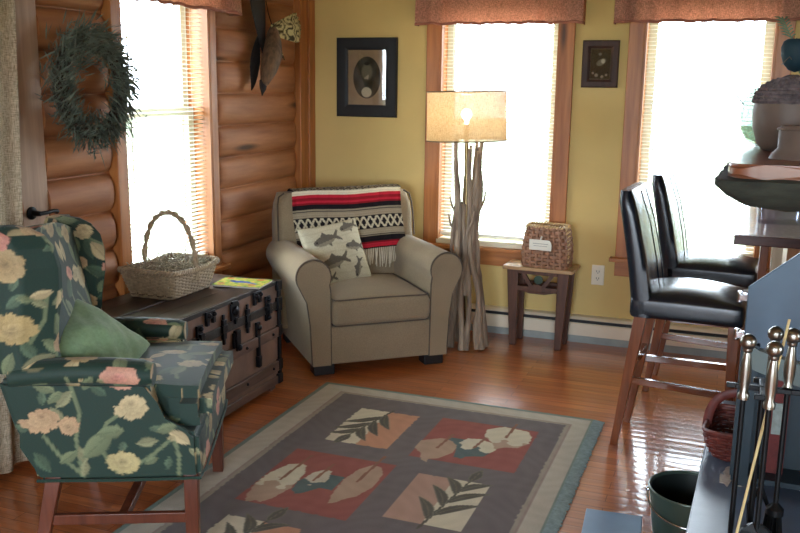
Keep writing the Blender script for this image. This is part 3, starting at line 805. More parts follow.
while y < RY1:
    w = 0.0032
    L = 0.044 + q.uniform(-0.006, 0.005)
    tube(bm, [(RX1 - 0.004, y, 0.009), (RX1 + L * 0.5, y + q.uniform(-0.002, 0.002), 0.007), (RX1 + L, y + q.uniform(-0.004, 0.004), 0.004)], [0.0036, 0.0038, 0.0034], 5, flat=(1, 1))
    y += 0.0062
obj('fringe', bm, plain('teal_fringe', rgb(132, 146, 144), 0.95, var=0.2, scale=60), t, label='grey-teal fringed edge')

# ================================================================== WING CHAIR (floral)
CA = R(25)
wc = thing('wing_chair', 'green floral wing chair with a sage cushion beside the trunk', 'armchair', (-1.49, 2.219, 0), CA)
CW = 0.70
GRN = nrgb(28, 52, 43); SAGE = nrgb(112, 124, 92); CRM = nrgb(186, 170, 130); TAN = nrgb(160, 138, 98); PNK = nrgb(190, 132, 116); PEA = nrgb(176, 146, 112)
# printed motifs on the outside of the near side, given as (forward, height)
FLW_SIDE = [(-0.545, 0.955, 0.070, TAN), (-0.545, 0.765, 0.066, nrgb(168, 148, 100)), (-0.57, 1.04, 0.040, PNK), (-0.475, 0.485, 0.060, PEA), (-0.395, 0.462, 0.030, PEA),
            (-0.235, 0.615, 0.055, PNK), (-0.20, 0.525, 0.060, CRM), (-0.232, 0.335, 0.068, nrgb(176, 164, 116)), (-0.36, 0.90, 0.045, CRM)]
LEAF_SIDE = [(-0.46, 0.585, 0.07, -0.3, SAGE), (-0.43, 0.555, 0.06, 0.7, SAGE), (-0.31, 0.40, 0.13, 0.75, SAGE), (-0.27, 0.44, 0.09, 0.15, SAGE), (-0.48, 0.345, 0.08, 2.2, nrgb(70, 92, 72)), (-0.40, 0.36, 0.07, 0.6, SAGE), (-0.06, 0.42, 0.08, 2.5, CRM), (-0.10, 0.45, 0.07, 0.3, SAGE), (-0.33, 0.60, 0.06, 0.9, SAGE), (-0.30, 0.575, 0.06, -0.6, nrgb(70, 92, 72)), (-0.15, 0.345, 0.05, 0.5, SAGE), (-0.44, 0.70, 0.08, 2.4, SAGE), (-0.46, 0.87, 0.06, 0.2, CRM), (-0.50, 0.86, 0.05, 2.8, SAGE), (-0.48, 0.66, 0.09, 0.3, nrgb(120, 118, 88)), (-0.56, 0.66, 0.08, 1.2, SAGE)]
STEM_SIDE = [((-0.39, 0.62), (-0.36, 0.50), (-0.375, 0.42), (-0.36, 0.29)), ((-0.36, 0.36), (-0.32, 0.40), (-0.25, 0.46)), ((-0.47, 0.43), (-0.43, 0.37), (-0.36, 0.30)), ((-0.08, 0.42), (-0.065, 0.36), (-0.068, 0.285)), ((-0.20, 0.33), (-0.15, 0.36), (-0.08, 0.42)), ((-0.30, 0.385), (-0.28, 0.34), (-0.25, 0.31)), ((-0.24, 0.50), (-0.28, 0.47), (-0.31, 0.41)), ((-0.50, 0.72), (-0.46, 0.79), (-0.45, 0.86))]
def motifs(seed, w, h, o=(0, 0)):
    q = random.Random(seed); F, L, S = [], [], []
    cols = [PNK, CRM, TAN, PEA, PNK]
    st = 0.17
    for i in range(int(w / st) + 1):
        for j in range(int(h / st) + 1):
            x = o[0] + (i + 0.5 * (j % 2) + q.uniform(-0.25, 0.25)) * st; y = o[1] + (j + q.uniform(-0.25, 0.25)) * st
            F.append((x, y, q.uniform(0.032, 0.056), q.choice(cols)))
            a = q.uniform(0, 6.28)
            for k in range(3):
                a2 = a + k * 2.1 + q.uniform(-0.4, 0.4); d = q.uniform(0.06, 0.09)
                L.append((x + d * math.cos(a2), y + d * math.sin(a2), q.uniform(0.06, 0.10), a2, q.choice([SAGE, CRM, SAGE, nrgb(70, 92, 72)])))
            S.append(((x, y), (x + 0.07 * math.cos(a), y + 0.09 * math.sin(a)), (x + 0.12 * math.cos(a + 0.5), y + 0.16 * math.sin(a + 0.3))))
    return F, L, S
_F, _L, _S = motifs(61, 0.75, 0.85, (-0.66, 0.26))
LEAF_SIDE = [(x, y, l * 0.75, a, nrgb(84, 104, 82) if k % 2 else nrgb(136, 138, 104)) for k, (x, y, l, a, c_) in enumerate(_L) if k % 3 != 1] + LEAF_SIDE
FLW_SIDE = FLW_SIDE + [(x, y, r * 0.32, nrgb(150, 140, 104)) for (x, y, r, c_) in _F[::4]]
MOT = {'f': motifs(21, 1.0, 1.2, (-0.2, 0)), 's': (FLW_SIDE, LEAF_SIDE, STEM_SIDE), 's2': motifs(33, 0.9, 1.2, (-0.7, 0.2)), 'z': motifs(45, 0.9, 1.0, (-0.75, -0.1))}
def draw(p, mot, c):
    F, L, S = mot
    for s in S:
        for a, b in zip(s, s[1:]):
            d, _ = segdist(p, a, b); m = smoothstep(0.0075, 0.004, d)[:, None] * 0.85; c = c * (1 - m) + SAGE * m
    for (x, y, ln, a, col) in L:
        d = np.array([math.cos(a), math.sin(a)]); q = p - np.array([x, y]); s = q @ d / ln + 0.5; w = q @ np.array([-d[1], d[0]])
        half = 0.24 * ln * np.sin(np.clip(s, 0, 1) * PI) ** 0.9 + 1e-5
        m = ((s > 0) & (s < 1)) * smoothstep(1.1, 0.85, np.abs(w) / half); sh = 0.72 + 0.38 * smoothstep(-half, half, w) - 0.18 * (np.abs(w) < 0.0022)
        m = m[:, None]; c = c * (1 - m) + col * sh[:, None] * m
    for (x, y, r, col) in F:
        h = (x * 37.1 + y * 91.7) % 6.28
        q = p - np.array([x, y]); near = np.hypot(q[:, 0], q[:, 1]) < r * 1.5
        if not near.any(): continue
        q = q[near]; cc = c[near]; sq = 0.82 + 0.12 * math.sin(h * 3)
        d0 = np.hypot(q[:, 0], q[:, 1] / sq); a0 = np.arctan2(q[:, 1], q[:, 0])
        for L_, (k, n_) in enumerate(((1.12, 8), (0.86, 7), (0.60, 6), (0.34, 5))):
            cx_ = np.array([0.10 * r * math.cos(h), -0.10 * r + 0.10 * r * L_]); e = q - cx_ * (1 - k)
            d = np.hypot(e[:, 0], e[:, 1] / sq); a = np.arctan2(e[:, 1], e[:, 0]) + h + L_ * 0.7
            pi_ = np.floor(a / (2 * PI) * n_); fr_ = a / (2 * PI) * n_ - pi_
            pr_ = 0.84 + 0.22 * np.sin(pi_ * 12.9 + h * 5 + L_)
            Rp = r * k * pr_ * (0.80 + 0.20 * np.sin(PI * fr_) ** 0.5 + 0.03 * np.sin(a * 23))
            m = smoothstep(1.0, 0.93, d / Rp)[:, None]
            sh = 0.66 + 0.46 * (d / Rp) ** 1.5 + 0.10 * np.sin(pi_ * 7.3 + h) - 0.14 * (np.abs(fr_ - 0.5) > 0.44)
            mixk = 0.5 + 0.5 * math.sin(h * 7 + L_ * 1.3)
            cl = col * (1 - 0.25 * mixk) + CRM * 0.25 * mixk
            cc = cc * (1 - m) + cl * np.clip(sh, 0.3, 1.25)[:, None] * m
        c[near] = cc
    return c
def chintz(co, no):
    c = np.tile(GRN, (len(co), 1)); an = np.abs(no)
    k = np.argmax(an * np.array([1.0, 1.05, 1.0]), axis=1)
    for key, sel, uv in (('f', k == 0, co[:, [1, 2]]), ('s', (k == 1) & (co[:, 1] < 0.12) & (no[:, 1] < 0), co[:, [0, 2]]), ('s2', (k == 1) & ~((co[:, 1] < 0.12) & (no[:, 1] < 0)), co[:, [0, 2]]), ('z', k == 2, co[:, [0, 1]])):
        if sel.any(): c[sel] = draw(uv[sel], MOT[key], c[sel])
    return np.clip(c, 0.004, 1)
DN = 0.0075
def cloth_part(name, bm, label=None, angle=60):
    bmesh.ops.recalc_face_normals(bm, faces=bm.faces)
    dense(bm, DN)
    o = obj(name, bm, M['floral'], wc, angle=angle, label=label)
    paint(o, chintz)
    me = o.data
    co = np.empty(len(me.vertices) * 3, np.float32); me.vertices.foreach_get('co', co); co = co.reshape(-1, 3)
    co[:, 2] *= 1 - 0.085 * np.clip(co[:, 1], 0, 1)       # the old chair has sagged a little towards its far side
    me.vertices.foreach_set('co', co.ravel()); me.update()
    return o
# lower body: side panels and front rail
bm = prism(B(), [(0.0, 0.28), (-0.005, 0.43), (-0.06, 0.44), (-0.55, 0.44), (-0.53, 0.40), (-0.50, 0.28)], 'y', 0.02, CW - 0.02)
bmesh.ops.bevel(bm, geom=bm.edges[:], offset=0.014, segments=3, affect='EDGES')
cloth_part('seat_rail', bm)
# arms: a padded top over a thinner side
def arm(y0, y1, out):
    side = prism(B(), [(0.0, 0.28), (-0.005, 0.43), (-0.06, 0.44), (-0.115, 0.47), (-0.140, 0.53), (-0.150, 0.60), (-0.60, 0.61), (-0.555, 0.44), (-0.53, 0.40), (-0.50, 0.28)], 'y', y0, y1)
    bmesh.ops.bevel(side, geom=side.edges[:], offset=0.015, segments=3, affect='EDGES')
    rings = []
    for i in range(15):
        u = i / 14; x = -0.143 - 0.42 * u; zc = 0.615 + 0.012 * math.sin(u * PI); rr2 = 0.052 * (1 if 0 < i else 0.80)
        rings.append([(x + (0.004 if i == 0 else 0), (y0 + y1) / 2 + out * 0.006 + rr2 * 1.02 * math.cos(a), zc + rr2 * 0.84 * math.sin(a)) for a in [2 * PI * k / 20 for k in range(20)]])
    loft(side, rings)
    return side
cloth_part('armrest', arm(0.0, 0.095, -1)); cloth_part('armrest', arm(CW - 0.095, CW, 1))
# back
rings = []
for j in range(15):
    v = j / 14; z = 0.44 + 0.585 * v
    xf = -0.42 - 0.10 * v; th = 0.15 - 0.03 * v
    inw = 0.06 + 0.0 * v; cam_ = 0.0
    ring = []
    m = 14
    for i in range(m + 1):
        u = i / m; y = inw + (CW - 2 * inw) * u; zz = z + (0.045 * math.sin(u * PI) * v ** 3)
        ring.append((xf + 0.028 * math.sin(u * PI) * math.sin(PI * min(1, 0.15 + v * 0.9)), y, zz))
    for i in range(m, -1, -1):
        u = i / m; y = inw + (CW - 2 * inw) * u; zz = z + (0.045 * math.sin(u * PI) * v ** 3) - 0.02 * v
        ring.append((xf - th, y, zz))
    rings.append(ring)
bm = loft(B(), rings)
bmesh.ops.bevel(bm, geom=[e for e in bm.edges if e.calc_face_angle(0) > 0.9], offset=0.022, segments=3, affect='EDGES')
cloth_part('backrest', bm)
# wings
def wing(sgn):
    ys = (lambda y: y) if sgn > 0 else (lambda y: CW - y)
    prof = [(0.63, -0.440, -0.600), (0.70, -0.452, -0.612), (0.78, -0.445, -0.622), (0.87, -0.430, -0.632), (0.95, -0.428, -0.638), (1.01, -0.442, -0.642), (1.05, -0.468, -0.640), (1.072, -0.505, -0.630), (1.08, -0.55, -0.60)]
    rings = []
    for z, f, r in prof:
        k = 1.0 if z < 1.03 else max(0.25, (1.10 - z) / 0.07)
        a = [(r, 0.035), (r, 0.012), (r + 0.02, 0.0), (max(r + 0.03, f - 0.12), -0.002), (max(r + 0.04, f - 0.080), -0.001), (max(r + 0.05, f - 0.068), 0.004), (f + 0.010 * k, 0.072), (f + 0.016 * k, 0.088), (f - 0.01, 0.105), (r + 0.05, 0.105)]
        rings.append([(x, ys(y), z) for x, y in a])
    bm = loft(B(), rings)
    return bm
cloth_part('wing', wing(1), angle=32); cloth_part('wing', wing(-1), angle=32)
# T-shaped seat cushion
pts = [(0.035, 0.012), (0.035, CW - 0.012), (-0.10, CW - 0.012), (-0.10, CW - 0.105), (-0.46, CW - 0.105), (-0.46, 0.105), (-0.10, 0.105), (-0.10, 0.012)]
bm = prism(B(), pts, 'z', 0.44, 0.562)
bmesh.ops.bevel(bm, geom=bm.edges[:], offset=0.040, segments=6, affect='EDGES')
dense(bm, 0.04)
for v in bm.verts:
    if v.co.z > 0.5:
        v.co.z += 0.034 * max(0, math.sin(PI * (v.co.y / CW))) ** 0.7 * max(0, 1 - ((v.co.x + 0.16) / 0.32) ** 2)
cloth_part('seat_cushion', bm)
# legs and stretchers
def leg(bm, top, bot, w0, w1):
    rings = []
    for p, w in ((top, w0), (bot, w1)):
        rings.append([(p[0] - w, p[1] - w, p[2]), (p[0] + w, p[1] - w, p[2]), (p[0] + w, p[1] + w, p[2]), (p[0] - w, p[1] + w, p[2])])
    return loft(bm, rings)
for y in (0.035, CW - 0.035):
    obj('leg', leg(B(), (-0.035, y, 0.29), (-0.035, y, 0.0), 0.022, 0.020), M['leg'], wc, bevel=0.003)
    obj('leg', leg(B(), (-0.455, y, 0.29), (-0.52, y, 0.0), 0.024, 0.018), M['leg'], wc, bevel=0.003)
    obj('stretcher', box(B(), -0.475, -0.05, y - 0.010, y + 0.010, 0.12, 0.155), M['leg'], wc, bevel=0.003)
obj('stretcher', box(B(), -0.27, -0.24, 0.045, CW - 0.045, 0.122, 0.152), M['leg'], wc, bevel=0.003)
# welt
bm = tube(B(), [(-0.50, -0.002, 0.285), (-0.25, -0.004, 0.283), (0.0, -0.002, 0.285), (0.006, 0.1, 0.285), (0.006, CW - 0.1, 0.285), (0.0, CW, 0.285)], 0.005, 6)
obj('welt', bm, fabric('dark_green_welt', rgb(38, 60, 50)), wc)

gp = obj('cushion', pillow(0.33, 0.33, 0.14, 30, 0.09, 4, 0.06), M['sage'])
tag(gp, 'plain sage green cushion standing on the seat of the floral wing chair', 'cushion')
f3 = Vector((math.cos(CA), math.sin(CA), 0)); s3 = Vector((-math.sin(CA), math.cos(CA), 0))
def chairpt(f, s, z): return Vector((-1.49, 2.219, z)) + f3 * f + s3 * s
zn = (f3 * 0.62 - s3 * 0.30 + Vector((0, 0, 0.72))).normalized()
ya = (Vector((0, 0, 1)) - zn * zn.z).normalized(); xa = ya.cross(zn)
rot = Matrix.Rotation(R(-60), 3, zn) @ Matrix((xa, ya, zn)).transposed()
gp.matrix_world = Matrix.Translation(chairpt(-0.372, 0.285, 0.625)) @ rot.to_4x4()

# ================================================================== TRUNK
TY0, TY1, TX0, TX1, TZ = 2.86, 3.785, -2.555, -2.06, 0.55
tk = thing('steamer_trunk', 'old brown steamer trunk with iron fittings under the log wall window', 'trunk', (0, 0, 0))
obj('body', box(B(), TX0, TX1, TY0, TY1, 0.03, 0.425), M['trunk_skin'], tk, bevel=0.004)
ld = obj('lid', box(B(), TX0, TX1, TY0, TY1, 0.431, TZ - 0.004), M['trunk_skin'], tk, bevel=0.004)
bm = B()
for k in range(4):
    a = TX0 + 0.005 + k * 0.123; box(bm, a, a + 0.118, TY0 + 0.004, TY1 - 0.004, TZ - 0.005, TZ + (0.006 if k in (1, 3) else 0.003))
obj('lid_boards', bm, M['trunk_top'], ld, bevel=0.003)
bm = B()
for z in (0.30, 0.125): box(bm, TX1 - 0.001, TX1 + 0.016, TY0 + 0.005, TY1 - 0.002, z - 0.026, z + 0.026); box(bm, TX0 + 0.01, TX1 + 0.0, TY1 - 0.001, TY1 + 0.014, z - 0.026, z + 0.026)
box(bm, TX1 - 0.001, TX1 + 0.010, TY0, TY1, 0.03, 0.072)
obj('battens', bm, M['trunk_slat'], tk, bevel=0.004)
bm = box(B(), TX1, TX1 + 0.009, TY0, TY1, 0.412, 0.452); box(bm, TX0, TX1, TY1 - 0.001, TY1 + 0.008, 0.412, 0.452)
box(bm, TX1 - 0.02, TX1 + 0.005, TY0, TY1, TZ - 0.016, TZ + 0.004)
obj('metal_band', bm, plain('worn_band', rgb(56, 50, 48), 0.45, 0.6, var=0.3, scale=20, bmp=0.2), tk, bevel=0.002)
def hw(name, parts, y, z):
    bm = B()
    for p in parts:
        if p[0] == 'b': box(bm, TX1 + 0.002, TX1 + p[5], y + p[1], y + p[2], z + p[3], z + p[4])
        else:
            lathe_b = B(); lathe(lathe_b, [(p[3], 0), (p[3] * 0.9, 0.008), (p[3] * 0.4, 0.014), (0.001, 0.015)], 14)
            bmesh.ops.transform(lathe_b, matrix=Matrix.Translation((TX1 + p[4], y + p[1], z + p[2])) @ Matrix.Rotation(PI / 2, 4, 'Y'), verts=lathe_b.verts)
            tmp = bpy.data.meshes.new('tmp'); lathe_b.to_mesh(tmp); bm.from_mesh(tmp); bpy.data.meshes.remove(tmp); lathe_b.free()
    obj(name, bm, M['iron'], tk, bevel=0.002, seg=2)
for y in (3.165, 3.565):   # lid bumpers
    hw('lid_bumper', [('b', -0.035, 0.035, -0.018, 0.016, 0.014), ('b', -0.034, -0.014, -0.045, 0.0, 0.016), ('b', 0.014, 0.034, -0.040, 0.0, 0.016), ('k', -0.02, 0.0, 0.012, 0.014), ('k', 0.02, 0.0, 0.012, 0.014)], y, 0.527)
for y in (3.082, 3.665):   # draw bolts
    hw('draw_bolt', [('b', -0.022, 0.022, -0.065, 0.055, 0.013), ('b', -0.014, 0.014, -0.03, 0.02, 0.026), ('k', 0, 0.04, 0.012, 0.013), ('k', 0, -0.05, 0.012, 0.013), ('b', -0.027, 0.027, -0.012, 0.006, 0.022)], y, 0.445)
for y in (3.27, 3.475):    # leaf shaped dowels
    hw('lid_guide', [('b', -0.014, 0.014, -0.05, 0.04, 0.016), ('b', -0.020, 0.020, -0.02, 0.015, 0.018), ('b', -0.007, 0.007, 0.035, 0.062, 0.012), ('b', -0.007, 0.007, -0.075, -0.045, 0.014)], y, 0.44)
hw('lock_plate', [('b', -0.034, 0.034, -0.04, 0.035, 0.012), ('b', -0.024, 0.024, 0.03, 0.046, 0.012), ('k', 0, 0.0, 0.024, 0.012), ('b', -0.008, 0.008, -0.06, -0.03, 0.018)], 3.366, 0.497)
hw('hasp', [('b', -0.030, 0.030, -0.07, 0.03, 0.014), ('b', -0.018, 0.018, -0.055, 0.04, 0.022), ('k', 0.0, -0.04, 0.016, 0.022)], 3.375, 0.365)
hw('strap_hook', [('b', -0.016, 0.016, -0.04, 0.05, 0.015), ('b', -0.008, 0.008, -0.13, -0.02, 0.019), ('b', -0.014, 0.014, -0.17, -0.115, 0.022), ('k', 0, 0.025, 0.015, 0.015)], 3.565, 0.345)
hw('small_catch', [('b', -0.025, 0.025, -0.02, 0.02, 0.015), ('k', 0, 0, 0.016, 0.015)], 3.20, 0.375)
for z0, z1 in ((0.505, 0.556), (0.40, 0.47), (0.275, 0.33), (0.10, 0.155), (0.03, 0.08)):
    for (a, b) in ((TY1 - 0.03, TY1 + 0.012), (TY0 - 0.004, TY0 + 0.03)):
        obj('corner_iron', box(B(), TX1 - 0.03, TX1 + 0.018, a, b, z0, z1), M['iron'], tk, bevel=0.005)
obj('edge_iron', box(B(), TX1 - 0.012, TX1 + 0.012, TY1 - 0.014, TY1 + 0.010, 0.03, 0.55), M['iron'], tk, bevel=0.004)
for z in (0.30, 0.125):
    for y in (2.95, 3.2, 3.45, 3.70): obj('nail_head', ball(B(), (TX1 + 0.017, y, z), 0.008, 8, 6), M['iron'], tk)
for x in (TX0 + 0.04, TX1 - 0.04):
    for y in (TY0 + 0.04, TY1 - 0.04): obj('foot_block', box(B(), x - 0.025, x + 0.025, y - 0.025, y + 0.025, 0.0, 0.031), M['trunk_slat'], tk)

# ---------------------------------------------------------------- baskets
def rrect(a, b, r, n=48, k=4):
    """rounded rectangle outline with half sizes a, b"""
    pts = []
    for cx, cy, t0 in ((a - r, b - r, 0), (-(a - r), b - r, PI / 2), (-(a - r), -(b - r), PI), (a - r, -(b - r), 3 * PI / 2)):
        for i in range(7): t = t0 + PI / 2 * i / 6; pts.append((cx + r * math.cos(t), cy + r * math.sin(t)))
    # resample evenly
    P_ = pts + [pts[0]]; L = [0]
    for p, q2 in zip(P_, P_[1:]): L.append(L[-1] + math.dist(p, q2))
    out = []
    for i in range(n):
        s = L[-1] * i / n; j = max(k2 for k2 in range(len(L)) if L[k2] <= s + 1e-9); j = min(j, len(P_) - 2)
        f = (s - L[j]) / max(1e-9, L[j + 1] - L[j]); out.append((P_[j][0] + f * (P_[j + 1][0] - P_[j][0]), P_[j][1] + f * (P_[j + 1][1] - P_[j][1])))
    return out
def weave(size_at, h, rows, n, amp, tr, stakes, flat=(1, 1), zf=None):
    """woven wall: size_at(v) -> (a, b, r); returns bmesh of rows plus upright stakes"""
    bm = B(); outl = []
    for j in range(rows):
        v = (j + 0.5) / rows; a, b, r = size_at(v)
        o = rrect(a, b, r, n); pts = []
        for i, (x, y) in enumerate(o):
            d = math.hypot(x, y) or 1; s = amp * math.cos(PI * (i * stakes / n + j))
            zz = h * v + (zf(x, y, v) if zf else 0)
            pts.append((x * (1 + s / d), y * (1 + s / d), zz))
        tube(bm, pts, tr, 6, True, flat=flat)
    for k in range(stakes):
        pts = []
        for v in [q / 8 for q in range(9)]:
            a, b, r = size_at(v); o = rrect(a, b, r, stakes * 2); x, y = o[2 * k]
            pts.append((x, y, h * v + (zf(x, y, v) if zf else 0)))
        tube(bm, pts, tr * 0.9, 5)
    return bm
bk = thing('wicker_basket', 'wide grey wicker basket with tall arched handle on the trunk', 'basket', (-2.392, 3.372, TZ + 0.0065), 0)
sz = lambda v: (0.112 + 0.030 * v, 0.160 + 0.032 * v, 0.035)
obj('woven_side', weave(sz, 0.105, 15, 180, 0.0035, 0.0042, 44, zf=lambda x, y, v: 0.012 * v * (abs(y) / 0.19) ** 2), M['wicker'], bk)
obj('base', prism(B(), rrect(0.108, 0.156, 0.034), 'z', 0.0005, 0.01), M['wicker_dark'], bk)
obj('lining', prism(B(), rrect(0.118, 0.167, 0.034), 'z', 0.0105, 0.055), M['wicker_dark'], bk)
bm = B()
for k in range(3):
    pts = []
    o = rrect(0.146, 0.196, 0.04, 150)
    for i, (x, y) in enumerate(o):
        a = 2 * PI * i / 150 * 26 + k * 2 * PI / 3; d = math.hypot(x, y)
        pts.append((x * (1 + 0.009 * math.cos(a) / d), y * (1 + 0.009 * math.cos(a) / d), 0.112 + 0.009 * math.sin(a) + 0.012 * (abs(y) / 0.19) ** 2))
    tube(bm, pts, 0.006, 6, True)
obj('rim', bm, M['wicker'], bk)
bm = B()
for k in range(2):
    pts = []
    for i in range(61):
        u = i / 60; a = PI * u
        x = -0.142 * math.cos(a); z = 0.06 + 0.305 * math.sin(a) ** 0.75
        pts.append((x, 0.010 * math.cos(u * 34 + k * PI) + 0.0, z + 0.006 * math.sin(u * 34 + k * PI)))
    tube(bm, pts, 0.008, 7)
obj('handle', bm, M['wicker'], bk)
mo = B(); q = random.Random(8)
for i in range(420):
    x = q.uniform(-0.115, 0.115); y = q.uniform(-0.165, 0.165); z = 0.1 + q.uniform(-0.03, 0.022) + 0.02 * (1 - (x / 0.13) ** 2)
    pts = []; p = Vector((x, y, z)); d = Vector((q.uniform(-1, 1), q.uniform(-1, 1), q.uniform(-0.4, 0.4))).normalized()
    for k in range(5):
        pts.append(tuple(p)); d = (d + Vector((q.uniform(-.6, .6), q.uniform(-.6, .6), q.uniform(-.5, .4)))).normalized(); p = p + d * 0.013
        p.x = max(-0.125, min(0.125, p.x)); p.y = max(-0.178, min(0.178, p.y)); p.z = max(0.058, p.z)
    tube(mo, pts, 0.0028, 4)
o = obj('dried_moss', mo, M['moss']); o.location = bk.location; o['kind'] = 'stuff'
tag(o, 'pale dried moss filling the arched-handle wicker basket', 'dried moss')

# booklet
bl = thing('booklet', 'yellow-green picture booklet lying on the trunk right end', 'booklet', (-2.165, 3.625, TZ + 0.0065), R(8))
obj('pages', box(B(), -0.118, 0.118, -0.082, 0.082, 0.0, 0.008), M['tag'], bl)
bm = dense(box(B(), -0.12, 0.12, -0.085, 0.085, 0.008, 0.0095), 0.006)
o = obj('cover', bm, M['fishprint'], bl, smooth=False)
def coverpaint(co, no):
    p = co[:, :2]; x, y = p[:, 0], p[:, 1]
    n1 = np.sin(x * 70 + 4 * np.sin(y * 60)) * np.sin(y * 85 + 3 * np.sin(x * 50))
    c = np.tile(nrgb(196, 198, 84), (len(p), 1))
    c[n1 > 0.35] = nrgb(132, 170, 70); c[n1 < -0.45] = nrgb(226, 186, 96); c[np.sin(x * 41 + 2) * np.sin(y * 57 + 1) > 0.72] = nrgb(206, 118, 66)
    m = smoothstep(1.1, 0.85, np.hypot((x + 0.01) / 0.05, (y - 0.004) / 0.020))[:, None]; c = c * (1 - m) + nrgb(74, 96, 176) * m
    m = smoothstep(1.1, 0.85, np.hypot((x + 0.055) / 0.016, (y - 0.014) / 0.016))[:, None]; c = c * (1 - m) + nrgb(60, 74, 140) * m
    m = inpoly(p, [(0.02, 0.012), (0.085, -0.018), (0.08, -0.03), (0.02, -0.012)])[:, None]; c = np.where(m, nrgb(92, 110, 178), c)
    return c
paint(o, coverpaint)

# ================================================================== BEIGE ARMCHAIR
ac = thing('club_armchair', 'beige rolled-arm armchair in the room corner with blanket on its back', 'armchair', (-1.690, 4.240, 0), R(41))
FW, AD = 0.372, 0.80
def armprof(s):
    pts = [(0.278, 0.055), (0.282, 0.45)]
    for k in range(0, 19):
        a = R(205 - 13.2 * k)
        pts.append((0.370 + 0.091 * math.cos(a), 0.532 + 0.090 * math.sin(a)))
    pts += [(0.405, 0.40), (0.388, 0.28), (0.376, 0.055)]
    return [(s * x, z) for x, z in pts]
for s in (-1, 1):
    bm = B(); rings = []
    pr_ = armprof(s)
    for y, g in ((0.0, 0.0), (0.012, 0.010), (0.70, 0.010), (0.76, 0.0)):
        rings.append([(s * 0.322 + (x - s * 0.322) * (1 - 0.03 + 3 * g), y + 0.0, 0.055 + (z - 0.055) * (0.985 + 1.5 * g)) for x, z in pr_])
    loft(bm, rings)
    a = obj('arm', bm, M['pew'], ac, angle=50)
    pts = [(s * 0.322 + (x - s * 0.322) * 1.0, 0.006, 0.055 + (z - 0.055) * 1.0) for x, z in pr_]
    obj('arm_piping', tube(B(), pts, 0.0055, 6), M['piping'], a, label='dark piping')
obj('front_rail', rbox(-0.285, 0.285, 0.006, 0.70, 0.055, 0.26, 0.012, 3), M['pew'], ac)
# backrest, reclined, with soft edges
rings = []
for j in range(13):
    v = j / 12; z = 0.12 + 0.76 * v; yf = 0.545 + 0.115 * v; yb = 0.785 + 0.02 * v
    hw_ = 0.425 - 0.01 * v
    if v > 0.85: d = (v - 0.85) / 0.15; hw_ -= 0.022 * d * d; yf += 0.03 * d * d; yb -= 0.03 * d * d
    o = rrect(hw_, (yb - yf) / 2, 0.035, 60)
    rings.append([(x, y + (yf + yb) / 2, z + 0.010 * math.cos(x / 0.43 * PI / 2) * v) for x, y in o])
obj('backrest', loft(B(), rings), M['pew'], ac, angle=60)
for s in (-1, 1):
    bm = tube(B(), [(s * 0.414, 0.612, 0.62), (s * 0.412, 0.632, 0.74), (s * 0.408, 0.65, 0.82), (s * 0.398, 0.664, 0.865), (s * 0.365, 0.675, 0.884)], 0.005, 6)
    obj('back_piping', bm, M['piping'], ac, label='dark piping')
bm = rbox(-0.274, 0.274, -0.026, 0.56, 0.262, 0.405, 0.036, 5)
dense(bm, 0.05)
for v in bm.verts:
    if v.co.z > 0.35: v.co.z += 0.03 * max(0, math.cos(v.co.x / 0.28 * PI / 2)) * max(0, 1 - ((v.co.y - 0.27) / 0.32) ** 2)
sc_ = obj('seat_cushion', bm, M['pew'], ac, angle=60)
for z in (0.402, 0.266):
    o_ = rrect(0.265, 0.282, 0.035, 80)
    obj('cushion_piping', tube(B(), [(x, y + 0.269, z + (0.004 * math.cos(x / 0.28 * PI / 2) if z > 0.35 else 0)) for x, y in o_], 0.0042, 6, True), M['piping'], sc_, label='dark piping')
for x, y in ((-0.31, 0.06), (0.31, 0.06), (-0.31, 0.70), (0.31, 0.70)):
    obj('foot', box(B(), x - 0.055, x + 0.055, y - 0.045, y + 0.045, 0.0, 0.056), M['foot_black'], ac, bevel=0.004)

# blanket over the back of the armchair
bt = thing('striped_blanket', 'red, black and cream striped blanket with fringe draped over the beige armchair', 'blanket', ac.location, R(41))
path = [(0.824, 0.68), (0.824, 0.83), (0.805, 0.888), (0.76, 0.901), (0.70, 0.901), (0.662, 0.893), (0.648, 0.855), (0.632, 0.77), (0.612, 0.68), (0.592, 0.60), (0.583, 0.555)]
L = [0]
for p, q2 in zip(path, path[1:]): L.append(L[-1] + math.dist(p, q2))
def at(s):
    s = max(0, min(L[-1] - 1e-6, s)); j = max(k for k in range(len(L)) if L[k] <= s); f = (s - L[j]) / (L[j + 1] - L[j])
    return (path[j][0] + f * (path[j + 1][0] - path[j][0]), path[j][1] + f * (path[j + 1][1] - path[j][1]))
nu, nv = 170, 150
bm = B(); V = []; q = random.Random(2)
BX0, BX1 = -0.315, 0.345
for j in range(nv + 1):
    s = L[-1] * j / nv; y, z = at(s); row = []
    for i in range(nu + 1):
        u = i / nu
        wv = 0.004 * math.sin(u * 20 + j * 0.03) + 0.003 * math.sin(u * 47 + 1)
        fr_ = 1.0 if s > L[5] else 0.2
        row.append(bm.verts.new((BX0 + (BX1 - BX0) * u + 0.012 * math.sin(j * 0.04 + 1) * fr_, y - abs(wv) * fr_ - 0.003, z + 0.012 * (u - 0.5) + 0.004 * math.sin(u * 9) * fr_)))
    V.append(row)
for j in range(nv):
    for i in range(nu): bm.faces.new((V[j][i], V[j + 1][i], V[j + 1][i + 1], V[j][i + 1]))
ends = [V[nv][i].co.copy() for i in range(0, nu + 1, 3)]
cs = [(L[-1] * j / nv) for j in range(nv + 1)]
o = obj('cloth', bm, M['stripe'], bt, angle=80)
md = o.modifiers.new('Solidify', 'SOLIDIFY'); md.thickness = 0.006; md.offset = 1
LT = L[-1]; FR = LT - L[4]        # length hanging in front, counted from the top
